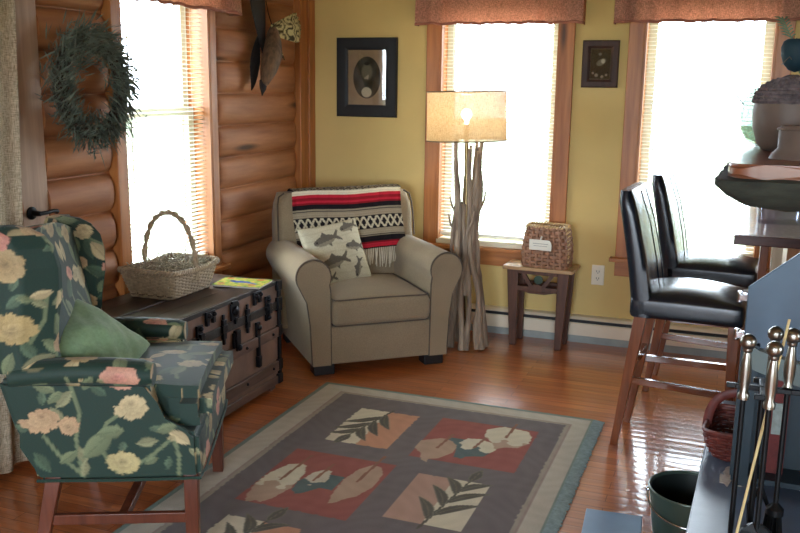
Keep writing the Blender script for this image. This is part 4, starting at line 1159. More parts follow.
BLK = nrgb(30, 26, 30); CRE = nrgb(186, 176, 152); BTA = nrgb(148, 136, 116); DRED = nrgb(128, 26, 36); RD = nrgb(178, 38, 54)
idx_v = np.repeat(np.array(cs), nu + 1); idx_u = np.tile(np.linspace(0, BX1 - BX0, nu + 1), nv + 1)
def serape(co, no):
    s = idx_v - L[4]; x = idx_u
    c = np.tile(BTA, (len(s), 1))
    def band(a, b, col): c[(s >= a * FR) & (s < b * FR)] = col
    def dia(a, b, n, inv=False):
        m = (s >= a * FR) & (s < b * FR); v = (s - a * FR) / ((b - a) * FR) * 2 - 1
        k = np.abs(((x * n) % 1.0) * 2 - 1)
        z_ = np.abs(np.abs(v) - k); on = (z_ < 0.30); c[m & on] = CRE; c[m & ~on] = BLK
    c[s < 0] = BLK; z0_ = np.abs(((x * 22) % 1.0) * 2 - 1); m0_ = (s > -0.06) & (s < 0); c[m0_ & (np.abs(z0_ - ((s / 0.03) % 1)) < 0.26)] = CRE
    z_ = np.abs(((x * 26) % 1.0) * 2 - 1); m = (s >= 0) & (s < 0.10 * FR); c[m] = BLK; c[m & (np.abs(z_ - ((s / 0.024) % 1)) < 0.28)] = BTA
    band(0.10, 0.15, nrgb(214, 204, 180)); band(0.15, 0.205, RD); band(0.205, 0.235, DRED); band(0.235, 0.275, RD); band(0.275, 0.30, DRED); band(0.30, 0.375, BLK); band(0.375, 0.40, BTA); band(0.40, 0.413, BLK)
    band(0.413, 0.49, BTA); band(0.49, 0.505, BLK); dia(0.505, 0.69, 24); band(0.685, 0.70, BLK); band(0.70, 0.785, BTA); band(0.785, 0.80, BLK); band(0.80, 0.815, BTA)
    band(0.815, 0.90, BLK); band(0.90, 0.925, DRED); band(0.925, 0.98, RD); band(0.98, 1.01, BLK)
    st = 1 + 0.12 * np.sin(s * 900) * 1.0
    return c * st[:, None]
paint(o, serape)
bm = B()
for e in ends:
    ln = q.uniform(0.085, 0.125); dx = q.uniform(-0.012, 0.012)
    tube(bm, [(e.x, e.y - 0.002, e.z + 0.004), (e.x + dx * 0.5, e.y - 0.008, e.z - ln * 0.5), (e.x + dx, e.y - 0.006 + q.uniform(-0.006, 0.004), e.z - ln)], [0.0034, 0.0048, 0.003], 5)
obj('fringe', bm, M['fringe'], bt, label='cream twisted fringe')

# fish cushion
bm = pillow(0.385, 0.37, 0.13, 84, 0.06, 6, 0.03)
fp = obj('cushion', bm, M['fishprint'])
tag(fp, 'cream cushion printed with grey fish on the beige armchair', 'cushion')
def fishes(co, no):
    p = co[:, :2]; c = np.tile(nrgb(186, 178, 154), (len(p), 1))
    c *= (1 - 0.10 * smoothstep(0.6, 1.0, np.sin(p[:, 1] * 150 + 0.6 * np.sin(p[:, 0] * 40))))[:, None]
    FC = nrgb(96, 90, 80)
    for (x, y, ln, a) in ((-0.06, 0.085, 0.165, 10), (0.105, 0.135, 0.13, 12), (0.105, 0.02, 0.13, -8), (-0.05, -0.045, 0.175, 8), (0.095, -0.105, 0.11, 70), (-0.12, -0.135, 0.12, 12)):
        a = R(a); q = p - np.array([x, y]); s = (q[:, 0] * math.cos(a) + q[:, 1] * math.sin(a)) / ln; w = (-q[:, 0] * math.sin(a) + q[:, 1] * math.cos(a)) / ln
        body = np.hypot((s + 0.06) / 0.42, w / 0.17) < 1
        tail = (s > 0.28) & (s < 0.56) & (np.abs(w) < 0.05 + (s - 0.28) * 0.62) & ~((s > 0.44) & (np.abs(w) < (s - 0.44) * 1.2))
        fin = inpoly(np.stack([s, w], 1), [(-0.2, 0.12), (0.0, 0.30), (0.16, 0.10)]) | inpoly(np.stack([s, w], 1), [(-0.05, -0.12), (0.08, -0.28), (0.14, -0.1)])
        c[body | tail | fin] = FC
        c[body & (w < -0.05)] = nrgb(130, 122, 106)
        c[np.hypot(s + 0.36, w - 0.02) < 0.035] = nrgb(40, 36, 32)
    return c
paint(fp, fishes)
A3 = R(41); ax_ = Vector((math.cos(A3), math.sin(A3), 0)); ay_ = Vector((-math.sin(A3), math.cos(A3), 0))
def acpt(x, y, z): return Vector(ac.location) + ax_ * x + ay_ * y + Vector((0, 0, z))
zn = (-ay_ * 0.90 + ax_ * 0.22 + Vector((0, 0, 0.38))).normalized(); ya = (Vector((0, 0, 1)) - zn * zn.z).normalized(); xa = ya.cross(zn)
rot = Matrix.Rotation(R(6), 3, zn) @ Matrix((xa, ya, zn)).transposed()
fp.matrix_world = Matrix.Translation(acpt(-0.13, 0.43, 0.56)) @ rot.to_4x4()

# ================================================================== FLOOR LAMP
lp = thing('floor_lamp', 'driftwood stick floor lamp with lit burlap drum shade', 'floor lamp', (-1.405, 4.87, 0))
q = random.Random(12)
bm = B()
def stick(b, t, r0, r1, wob):
    pts = []; b = Vector(b); t = Vector(t); n = 9; o1 = q.uniform(0, 6); o2 = q.uniform(0, 6)
    for i in range(n + 1):
        u = i / n; p = b.lerp(t, u); e = math.sin(u * PI)
        pts.append((p.x + wob * e * math.sin(u * 9 + o1), p.y + wob * e * math.sin(u * 8 + o2), p.z))
    tube(bm, pts, [r0 + (r1 - r0) * i / n + 0.0025 * math.sin(i * 2.1 + o1) for i in range(n + 1)], 8)
    return pts
for k in range(15):
    a = 2 * PI * k / 15 + q.uniform(-0.15, 0.15)
    rb = q.uniform(0.085, 0.14); rm = q.uniform(0.030, 0.060); tw = a + q.uniform(-0.9, 1.1)
    zt = q.uniform(0.62, 0.9)
    stick((rb * math.cos(a), rb * math.sin(a), 0.004), (rm * math.cos(tw), rm * math.sin(tw), zt), q.uniform(0.015, 0.021), q.uniform(0.009, 0.013), 0.014)
for k in range(13):
    a = 2 * PI * k / 13 + q.uniform(-0.2, 0.2); rm = q.uniform(0.025, 0.06); rt_ = q.uniform(0.05, 0.11); tw = a + q.uniform(-1.0, 1.0)
    z0 = q.uniform(0.25, 0.5)
    P_ = stick((rm * math.cos(a), rm * math.sin(a), z0), (0.012 + rt_ * math.cos(tw), rt_ * math.sin(tw), q.uniform(1.12, 1.21)), q.uniform(0.012, 0.018), q.uniform(0.008, 0.012), 0.012)
    if k % 2 == 0:
        b = P_[4]; tube(bm, [b, (b[0] + 0.04 * math.cos(tw + 0.6), b[1] + 0.04 * math.sin(tw + 0.6), b[2] + 0.06), (b[0] + 0.055 * math.cos(tw + 0.6), b[1] + 0.055 * math.sin(tw + 0.6), b[2] + 0.12)], [0.009, 0.007, 0.004], 7)
obj('driftwood_sticks', bm, M['stick'], lp)
bm = lathe(B(), [(0.005, 0.02), (0.012, 0.02), (0.012, 1.24), (0.018, 1.245), (0.018, 1.29), (0.002, 1.292)], 14)
obj('stem', bm, M['brass'], lp)
HL = 0.0
rim = R(1.2)
sh = obj('lamp_shade', lathe(B(), [(0.226, 1.20), (0.225, 1.27), (0.2235, 1.34), (0.2225, 1.41), (0.222, 1.47)], 64, (0, 0, 0), caps=False), M['burlap'], lp, angle=60)
bm = B()
for z, r_ in ((1.20, 0.226), (1.47, 0.222)):
    bm = tube(B(), [(r_ * math.cos(2 * PI * k / 64), r_ * math.sin(2 * PI * k / 64), z) for k in range(64)], 0.004, 6, True)
    obj('shade_rim', bm, M['shade_rim'], sh)
bm = B()
for k in range(3):
    a = 2 * PI * k / 3 + 0.4; tube(bm, [(0.012 * math.cos(a), 0.012 * math.sin(a), 1.232), (0.222 * math.cos(a), 0.222 * math.sin(a), 1.206)], 0.003, 6)
obj('spider', bm, M['brass'], lp)
obj('bulb', ball(lathe(B(), [(0.013, 1.292), (0.013, 1.315), (0.02, 1.325)], 12), (0, 0, 1.345), 0.03), M['bulb'], lp)
lp.rotation_euler = (R(-0.3), R(-1.6), 0)

# ================================================================== SIDE TABLE + SPLINT BASKET
stt = thing('side_table', 'small rustic wooden side table against the yellow wall holding a basket', 'side table', (-1.018, 5.075, 0), R(-2.5))
obj('table_top', box(B(), -0.205, 0.205, -0.112, 0.10, 0.458, 0.48), M['table_top'], stt, bevel=0.004)
for sx in (-1, 1):
    for y in (-0.075, 0.065):
        rings = []
        for z, x, w in ((0.0, sx * 0.135, 0.020), (0.458, sx * 0.150, 0.034)):
            rings.append([(x - w, y - 0.014, z), (x + w, y - 0.014, z), (x + w, y + 0.014, z), (x - w, y + 0.014, z)])
        obj('leg', loft(B(), rings), M['table_leg'], stt, bevel=0.004)
def bar(bm, p, q2, w, y0, y1):
    p = Vector((p[0], 0, p[1])); q2 = Vector((q2[0], 0, q2[1])); d = (q2 - p).normalized(); n = Vector((-d.z, 0, d.x)) * w
    prism(bm, [((p + n).x, (p + n).z), ((p - n).x, (p - n).z), ((q2 - n).x, (q2 - n).z), ((q2 + n).x, (q2 + n).z)], 'y', y0, y1)
for y0 in (-0.092, 0.058):
    bm = box(B(), -0.118, 0.118, y0, y0 + 0.022, 0.335, 0.365)
    prism(bm, [(-0.10, 0.335), (0.10, 0.335), (0.045, 0.322), (-0.045, 0.322)], 'y', y0, y0 + 0.022)
    box(bm, -0.116, 0.116, y0, y0 + 0.022, 0.435, 0.458)
    obj('rail', bm, M['table_leg'], stt, bevel=0.003)
bm = B()
bar(bm, (-0.085, 0.438), (-0.035, 0.362), 0.011, -0.093, -0.077); bar(bm, (-0.035, 0.362), (0.0, 0.372), 0.009, -0.093, -0.077); bar(bm, (0.085, 0.438), (0.035, 0.362), 0.011, -0.093, -0.077); bar(bm, (0.035, 0.362), (0.0, 0.372), 0.009, -0.093, -0.077)
obj('lattice', bm, M['table_leg'], stt, smooth=False)
bm = lathe(B(), [(0.001, 0), (0.026, 0), (0.026, 0.008), (0.001, 0.009)], 20)
bmesh.ops.transform(bm, matrix=Matrix.Translation((0.005, -0.077, 0.405)) @ Matrix.Rotation(PI / 2, 4, 'X'), verts=bm.verts)
obj('green_medallion', bm, M['green_disc'], stt, label='dark green round medallion')
for sx in (-1, 1):
    obj('side_rail', box(B(), sx * 0.142 - 0.010, sx * 0.142 + 0.010, -0.06, 0.05, 0.40, 0.45), M['table_leg'], stt)

sb = thing('splint_basket', 'tapered brown splint basket with an off-white paper tag on the side table', 'basket', (-0.985, 5.055, 0.4805), R(-6))
def szb(v):
    k = math.sin(PI * min(1, 0.22 + v * 0.60))
    return (0.108 + 0.028 * k - 0.012 * v, 0.078 + 0.006 * k - 0.018 * v, 0.03)
obj('woven_side', weave(szb, 0.236, 12, 132, 0.0065, 0.0090, 22, flat=(0.55, 1.1)), M['splint'], sb)
obj('base', prism(B(), rrect(0.118, 0.078, 0.03), 'z', 0.0005, 0.012), M['splint'], sb)
o_ = rrect(0.112, 0.062, 0.028, 110); bm = B()
for k in range(2):
    pts = []
    for i, (x, y) in enumerate(o_):
        a = 2 * PI * i / 110 * 20 + k * PI; d = math.hypot(x, y); pts.append((x * (1 + 0.007 * math.cos(a) / d), y * (1 + 0.007 * math.cos(a) / d), 0.236 + 0.007 * math.sin(a)))
    tube(bm, pts, 0.0055, 6, True)
obj('rim', bm, M['splint_rim'], sb)
bm = B()
for j in range(9):
    tube(bm, [(0.118, -0.055, 0.03 + 0.024 * j), (0.137 - 0.002 * j, -0.042, 0.04 + 0.024 * j), (0.134, -0.02, 0.048 + 0.024 * j)], 0.006, 6)
obj('corner_wrap', bm, M['splint_rim'], sb)
tg = prism(B(), [(-0.076, 0.108), (0.055, 0.108), (0.055, 0.150), (0.045, 0.165), (0.030, 0.168), (-0.076, 0.168)], 'y', -0.1075, -0.106)
to = obj('paper_tag', tg, M['tag'], sb, smooth=False, label='off-white paper tag')
bm = box(B(), -0.055, 0.035, -0.1083, -0.1075, 0.144, 0.1465); box(bm, -0.05, 0.03, -0.1083, -0.1075, 0.131, 0.1332)
obj('faint_lines', bm, M['ink'], to, smooth=False)
obj('tag_cord', tube(B(), [(-0.010, -0.1065, 0.165), (-0.008, -0.104, 0.178), (-0.006, -0.094, 0.186)], 0.0045, 6), M['tag'], sb)

# ================================================================== BAR STOOLS
SA = R(-4)
def make_stool(label):
    t = thing('bar_stool', label, 'bar stool', (-0.395, 3.669, 0), SA, 'black leather bar stools at the counter')
    w = 0.40
    # seat: boxed with a domed top
    bm = rbox(0.03, 0.475, 0.0, w, 0.575, 0.655, 0.018, 3); dense(bm, 0.03)
    for v in bm.verts:
        if v.co.z > 0.62:
            u = (v.co.x - 0.03) / 0.445
            v.co.z += 0.045 * max(0, math.sin(PI * min(1, max(0, u)))) ** 0.7 * max(0, 1 - (abs(v.co.y - w / 2) / (w / 2)) ** 3) + 0.008
    obj('seat', bm, M['leather'], t, angle=60)
    # back: slab leaning back a little
    rings = []
    for j in range(12):
        v = j / 11; z = 0.578 + 0.515 * v; xb = 0.038 - 0.087 * v ** 1.3; th = 0.088 - 0.028 * v
        if j == 11: th -= 0.02; xb += 0.01
        o = rrect(th / 2, w / 2 - (0.012 if j == 11 else 0), 0.016, 44)
        rings.append([(x + xb + th / 2, y + w / 2, z) for x, y in o])
    obj('backrest', loft(B(), rings), M['leather'], t, angle=60)
    bm = B()
    for s in (-1, 1):
        tube(bm, [(0.128 - 0.052 * 0, w / 2 + s * 0.055, 0.665), (0.105, w / 2 + s * 0.055, 0.8), (0.07, w / 2 + s * 0.055, 0.95), (0.022, w / 2 + s * 0.055, 1.085)], 0.003, 6)
    obj('back_seam', bm, M['leather'], t)
    for y, fy in ((0.035, 0.022), (w - 0.035, 0.305)):
        pass
    for y in (0.03, w - 0.03):
        obj('leg', leg(B(), (0.075, y, 0.58), (-0.002, y + (0.0 if y < 0.1 else -0.05), 0.0), 0.025, 0.015), M['stool_leg'], t, bevel=0.003)
        obj('leg', leg(B(), (0.44, y, 0.58), (0.448, y, 0.0), 0.022, 0.015), M['stool_leg'], t, bevel=0.003)
    def rail(p, q2, h=0.018, d=0.012):
        p = Vector(p); q2 = Vector(q2); bm = B(); dr = (q2 - p).normalized(); sd = Vector((-dr.y, dr.x, 0)).normalized() * d
        rings = [[e + sd - Vector((0, 0, h)), e - sd - Vector((0, 0, h)), e - sd + Vector((0, 0, h)), e + sd + Vector((0, 0, h))] for e in (p, q2)]
        loft(bm, rings); obj('stretcher', bm, M['stool_rail'], t, bevel=0.003)
    rail((0.042, 0.03, 0.298), (0.446, 0.03, 0.285), 0.014); rail((0.044, w - 0.05, 0.305), (0.446, w - 0.03, 0.305), 0.014)
    rail((0.447, 0.03, 0.22), (0.447, w - 0.03, 0.22)); rail((0.050, 0.03, 0.36), (0.052, w - 0.05, 0.36))
    return t
s1 = make_stool('black leather bar stool standing nearer the stove, its whole near side visible')
s2 = copy_tree(s1)
s2['label'] = 'black leather bar stool nearest the window, partly behind the other stool'
sv = Vector((-math.sin(SA), math.cos(SA), 0))
s2.location = Vector((-0.395, 3.669, 0)) + sv * 0.76 + Vector((0.005, 0, 0))

# ================================================================== COUNTER
ct = thing('counter', 'wood-edged breakfast counter beside the bar stools', 'counter', (0, 0, 0))
obj('counter_top', box(B(), 0.030, 1.9, 3.985, 5.10, 0.862, 0.902), M['counter_top'], ct, bevel=0.003)
bm = box(B(), 0.016, 1.9, 3.968, 3.985, 0.858, 0.900); box(bm, 0.016, 0.0302, 3.985, 5.10, 0.858, 0.900)
obj('edge_band', bm, M['counter_edge'], ct, bevel=0.004)
obj('base_cabinet', box(B(), 0.235, 1.85, 4.12, 5.0, 0.0, 0.86), M['cab'], ct, bevel=0.003)
obj('post', box(B(), 0.125, 0.160, 4.06, 4.10, 0.0, 0.86), M['stool_leg'], ct, bevel=0.003)
obj('pale_post', box(B(), 0.172, 0.215, 4.06, 4.11, 0.0, 0.86), M['cab_pale'], ct, bevel=0.003)
pc = thing('storage_tub', 'clear plastic tub standing on the counter under the bark-edged shelf', 'tub', (0.215, 4.42, 0.9025), R(3))
rings = []
for z, a, b in ((0.0, 0.105, 0.085), (0.15, 0.118, 0.096)):
    rings.append([(x, y, z) for x, y in rrect(a, b, 0.03, 40)])
for z, a, b in ((0.15, 0.115, 0.093), (0.004, 0.102, 0.082)):
    rings.append([(x, y, z) for x, y in rrect(a, b, 0.03, 40)])
obj('tub_body', loft(B(), rings), M['plastic'], pc, angle=50)
obj('tub_lid', loft(B(), [[(x, y, z) for x, y in rrect(a, b, 0.03, 40)] for z, a, b in ((0.151, 0.122, 0.1), (0.166, 0.122, 0.1), (0.17, 0.115, 0.093))]), M['plastic'], pc, angle=50)

# ================================================================== BARK EDGED SHELF
MZ = 1.33
sf = thing('live_edge_shelf', 'thick wooden shelf with dark bark edge jutting from the right', 'shelf', (0, 0, 0))
out = [(0.98, 2.235), (0.14, 2.235), (0.06, 2.228), (0.012, 2.225), (-0.012, 2.245), (-0.018, 2.30), (-0.012, 2.45), (0.0, 2.70), (0.012, 2.95), (0.03, 3.15), (0.98, 3.15)]
bm = prism(B(), out, 'z', MZ - 0.034, MZ)
bmesh.ops.bevel(bm, geom=[e for e in bm.edges if abs(e.verts[0].co.z - e.verts[1].co.z) < 1e-5], offset=0.010, segments=3, affect='EDGES')
obj('polished_top', bm, M['slab_wood'], sf, angle=50)
rings = []; q = random.Random(5)
cx, cy = 0.55, 2.70
def grow(p, k):
    return (cx + (p[0] - cx) * k[0], cy + (p[1] - cy) * k[1])
dens = []
for a, b in zip(out, out[1:] + out[:1]):
    n = max(1, int(math.dist(a, b) / 0.03))
    for i in range(n): dens.append((a[0] + (b[0] - a[0]) * i / n, a[1] + (b[1] - a[1]) * i / n))
for z, kx, ky in ((MZ - 0.034, 1.0, 1.0), (MZ - 0.037, 1.045, 1.04), (MZ - 0.055, 1.05, 1.04), (MZ - 0.075, 1.01, 1.01), (MZ - 0.098, 0.93, 0.95), (MZ - 0.112, 0.80, 0.84), (MZ - 0.118, 0.55, 0.55)):
    ring = []
    for p in dens:
        x, y = grow(p, (kx, ky)); x = min(x, 0.978)
        ring.append((x + q.uniform(-0.003, 0.003) * (x < 0.97), y + q.uniform(-0.003, 0.003), z + q.uniform(-0.003, 0.003)))
    rings.append(ring)
obj('bark_edge', loft(B(), rings), M['bark'], sf, angle=50, label='dark rough bark underside')

pt = thing('lidded_pot', 'round brown pot with woven twig lid on the bark-edged shelf', 'pot', (0.128, 2.78, MZ + 0.0005))
bm = lathe(B(), [(0.003, 0.0), (0.055, 0.0), (0.072, 0.02), (0.084, 0.06), (0.088, 0.105), (0.085, 0.128), (0.078, 0.128), (0.078, 0.12), (0.002, 0.118)], 40)
obj('pot_body', bm, M['pot_brown'], pt, angle=50)
bm = B()
for k in range(9):
    v = k / 9; r_ = 0.079 * math.cos(v * PI / 2) + 0.003; z = 0.134 + 0.060 * math.sin(v * PI / 2)
    tube(bm, [((r_ + 0.003 * math.cos(i * PI + k * PI)) * math.cos(2 * PI * i / 40), (r_ + 0.003 * math.cos(i * PI + k * PI)) * math.sin(2 * PI * i / 40), z) for i in range(40)], 0.0075, 6, True)
q = random.Random(9)
for k in range(18):
    a = q.uniform(0, 6.28)
    tube(bm, [(0.081 * math.cos(a), 0.081 * math.sin(a), 0.134), (0.06 * math.cos(a + 0.5), 0.06 * math.sin(a + 0.5), 0.178), (0.01 * math.cos(a + 1), 0.01 * math.sin(a + 1), 0.202)], 0.004, 5)
obj('woven_lid', bm, M['pot_weave'], pt, label='grey twig-woven lid')
pt.scale = (1.12, 1.12, 1.04)
gb = thing('glass_globe', 'pale green glass globe behind the brown pot on the bark-edged shelf', 'glass globe', (0.080, 2.985, MZ + 0.0005))
bm = lathe(B(), [(0.03, 0.0), (0.06, 0.015), (0.080, 0.05), (0.087, 0.095), (0.080, 0.135), (0.062, 0.165), (0.045, 0.178), (0.042, 0.178), (0.058, 0.163), (0.076, 0.134), (0.083, 0.095), (0.076, 0.05), (0.056, 0.019), (0.002, 0.006)], 36)
obj('globe', bm, M['pale_glass'], gb, angle=60)
obj('twig', tube(B(), [(-0.075, -0.02, 0.125), (-0.095, -0.02, 0.15), (-0.110, -0.018, 0.172)], [0.003, 0.0025, 0.0015], 6), M['grass_dry'], gb)
bp = thing('stoneware_crock', 'square-shouldered brown stoneware crock at the front of the bark-edged shelf', 'crock', (0.153, 2.47, MZ + 0.0005))
bm = lathe(B(), [(0.003, 0.0), (0.078, 0.0), (0.074, 0.012), (0.060, 0.026), (0.060, 0.075), (0.054, 0.083), (0.003, 0.085)], 36)
obj('crock_body', bm, M['pot_brown'], bp, angle=50)
bm = tube(B(), [(0.062 * math.cos(2 * PI * k / 36), 0.062 * math.sin(2 * PI * k / 36), 0.074) for k in range(36)], 0.0035, 6, True)
obj('shoulder_band', bm, M['pot_brown'], bp)
gv = thing('dried_bouquet', 'dried grasses and teal bloom in a slim jar behind the brown crock', 'dried flowers', (0.205, 3.085, MZ + 0.0005))
obj('jar', lathe(B(), [(0.003, 0), (0.04, 0), (0.046, 0.03), (0.04, 0.11), (0.026, 0.14), (0.03, 0.15), (0.002, 0.15)], 24), M['pot_brown'], gv)
bm = B(); q = random.Random(14)
for k in range(34):
    a = q.uniform(0, 6.28); rr3 = q.uniform(0.05, 0.16); zt = q.uniform(0.12, 0.30)
    tube(bm, [(0.01 * math.cos(a), 0.01 * math.sin(a), 0.13), (0.35 * rr3 * math.cos(a), 0.35 * rr3 * math.sin(a), 0.14 + zt * 0.6), (0.8 * rr3 * math.cos(a), 0.8 * rr3 * math.sin(a), 0.14 + zt * 0.85), (rr3 * math.cos(a), rr3 * math.sin(a), 0.14 + zt * 0.7)], [0.003, 0.0028, 0.0025, 0.0015], 5)
obj('dried_grasses', bm, M['grass_dry'], gv)
tb = B()
obj('teal_bloom', lathe(tb, [(0.002, 0.225), (0.02, 0.232), (0.036, 0.25), (0.044, 0.275), (0.046, 0.30), (0.040, 0.318), (0.030, 0.325), (0.022, 0.318), (0.002, 0.30)], 20, (-0.060, -0.01, 0)), M['teal'], gv, label='dark teal bloom')
bm = B()
for k in range(7):
    u = 0.5 + k / 14; p = Vector((-0.05 - 0.06 * u, -0.01, 0.26 + 0.15 * u - 0.02 * u * u))
    for s in (-1, 1):
        d = Vector((s * 0.02 - 0.008, 0.006 * s, 0.010)); w = Vector((0.0, 0.0, 0.003))
        tube(bm, [p, p + d * 0.6 + w, p + d], [0.0015, 0.003, 0.001], 5)
tube(bm, [(0.0, -0.005, 0.13), (-0.03, -0.01, 0.2), (-0.08, -0.01, 0.33), (-0.112, -0.01, 0.392)], 0.002, 5)
tube(bm, [(0.0, 0.0, 0.13), (-0.03, -0.004, 0.2), (-0.07, -0.008, 0.27)], 0.004, 6)
obj('green_sprig', bm, M['sprig'], gv, label='small green sprig')

# ================================================================== HEARTH, STOVE
HZ = 0.36
hs = thing('hearth_slab', 'blue-grey slate hearth slab raised under the stove', 'hearth', (0, 0, 0))
obj('slab', prism(B(), [(-0.068, 1.7), (0.975, 1.7), (0.975, 3.40), (-0.002, 3.40)], 'z', HZ - 0.05, HZ), M['slate'], hs, bevel=0.005)
obj('stone_base', box(B(), 0.20, 0.975, 1.75, 3.30, 0.0, HZ - 0.05), M['stone'], hs, bevel=0.01)
q = random.Random(21); bm = B()
cen = [(0.055, 2.72), (0.085, 2.66), (0.045, 2.66), (0.10, 2.75)]
for c in cen:
    n = 11; pts = [(c[0] + q.uniform(0.6, 1.2) * 0.018 * math.cos(2 * PI * k / n), c[1] + q.uniform(0.6, 1.2) * 0.045 * math.sin(2 * PI * k / n)) for k in range(n)]
    prism(bm, pts, 'z', HZ + 0.0002, HZ + 0.0022)
obj('ash_stain', bm, M['ash'], hs, label='pale ash spill')

sto = thing('wood_stove', 'blue-grey steel wood stove with sloping-topped front plate beside the fireplace tools', 'wood stove', (0.0, 2.62, HZ))
BX, SXR, SD = 0.060, 0.87, 0.13
mid = (BX + SXR) / 2
hood = [(BX, 0.445), (BX, 0.600), (mid - 0.145, 0.600 + 0.225), (mid + 0.145, 0.600 + 0.225), (SXR, 0.600), (SXR, 0.445)]
# lower lip of the hood is bowed
lip = [(SXR - (SXR - BX) * k / 20, 0.445 - 0.075 * math.sin(PI * k / 20) ** 0.8) for k in range(1, 20)]
hd_ = obj('front_plate', prism(B(), hood + lip, 'y', 0.0, 0.010), M['steel_blue'], sto, smooth=False, bevel=0.003)
for z in (0.565, 0.455):
    bm = box(B(), BX - 0.022, BX + 0.002, 0.012, 0.034, z - 0.010, z + 0.010)
    tube(bm, [(BX - 0.020, 0.023, z - 0.016), (BX - 0.020, 0.023, z + 0.016)], 0.008, 10)
    obj('hinge_lug', bm, M['chrome'], hd_, bevel=0.002, label='bright steel hinge lug')
lip2 = [(SXR - (SXR - BX) * k / 20, 0.44 - 0.075 * math.sin(PI * k / 20) ** 0.8) for k in range(1, 20)]
low2 = [(p[0], p[1] - 0.062) for p in [(SXR, 0.44)] + lip2 + [(BX + 0.004, 0.44)]][::-1]
obj('rim_band', prism(B(), [(BX + 0.004, 0.443), (SXR, 0.443)][::-1] and ([(SXR, 0.443)] + lip2 + [(BX + 0.012, 0.443)] + low2), 'y', -0.012, 0.02), M['steel_band'], sto, smooth=False)
bm = box(B(), BX - 0.004, BX + 0.045, 0.0, 0.05, 0.035, 0.44); box(bm, SXR - 0.045, SXR, 0.0, 0.05, 0.035, 0.44)
box(bm, BX + 0.006, BX + 0.02, 0.05, SD, 0.035, 0.44); box(bm, SXR - 0.02, SXR, 0.05, SD, 0.035, 0.44); box(bm, BX + 0.02, SXR - 0.02, SD - 0.02, SD, 0.035, 0.36)
box(bm, BX, SXR, 0.0, SD, 0.02, 0.036)
obj('firebox', bm, M['steel_dark'], sto, smooth=False)
for x in (BX + 0.04, SXR - 0.04):
    for y in (0.04, SD - 0.035): obj('foot', box(B(), x - 0.03, x + 0.03, y - 0.03, y + 0.03, 0.0, 0.02), M['steel_dark'], sto)
bm = tube(B(), [(mid, SD / 2 + 0.005, 0.36), (mid, SD / 2 + 0.005, 0.80)], 0.05, 24)
obj('flue_pipe', bm, M['steel_dark'], sto)
fb = obj('firebrick', box(B(), 0.152, 0.20, 0.055, 0.105, 0.037, 0.33), M['brickred'])
fb.parent = sto; fb['label'] = 'dark red firebrick inside'
obj('firebrick_patch', box(B(), 0.158, 0.192, 0.049, 0.055, 0.16, 0.255), M['brickgrey'], fb, label='pale grey patch')

# fireplace tools: each hangs on the stand and can be lifted off
TX, TY = 0.100, 2.12
ts = thing('tool_stand', 'black iron stand holding the fireplace tools on the hearth', 'tool stand', (TX, TY, HZ))
obj('base', lathe(B(), [(0.002, 0), (0.10, 0), (0.10, 0.012), (0.02, 0.022), (0.002, 0.024)], 28), M['rodblack'], ts)
obj('pole', tube(B(), [(0.0, 0, 0.02), (0.0, 0, 0.475)], 0.007, 10), M['rodblack'], ts)
bm = box(B(), -0.060, 0.060, -0.008, 0.008, 0.462, 0.474); box(bm, -0.008, 0.008, -0.065, 0.060, 0.462, 0.474)
for x, y in ((-0.060, 0), (0.060, 0), (0, -0.065), (0, 0.06)):
    box(bm, x - 0.020, x + 0.020, y - 0.006, y + 0.006, 0.462, 0.474)
obj('cross_arms', bm, M['rodblack'], ts, bevel=0.002)
def knobprof(z):
    return [(0.002, z), (0.013, z + 0.001), (0.0135, z + 0.012), (0.009, z + 0.02), (0.0125, z + 0.045), (0.0125, z + 0.075), (0.0085, z + 0.108), (0.0075, z + 0.112), (0.011, z + 0.116), (0.0105, z + 0.122)]
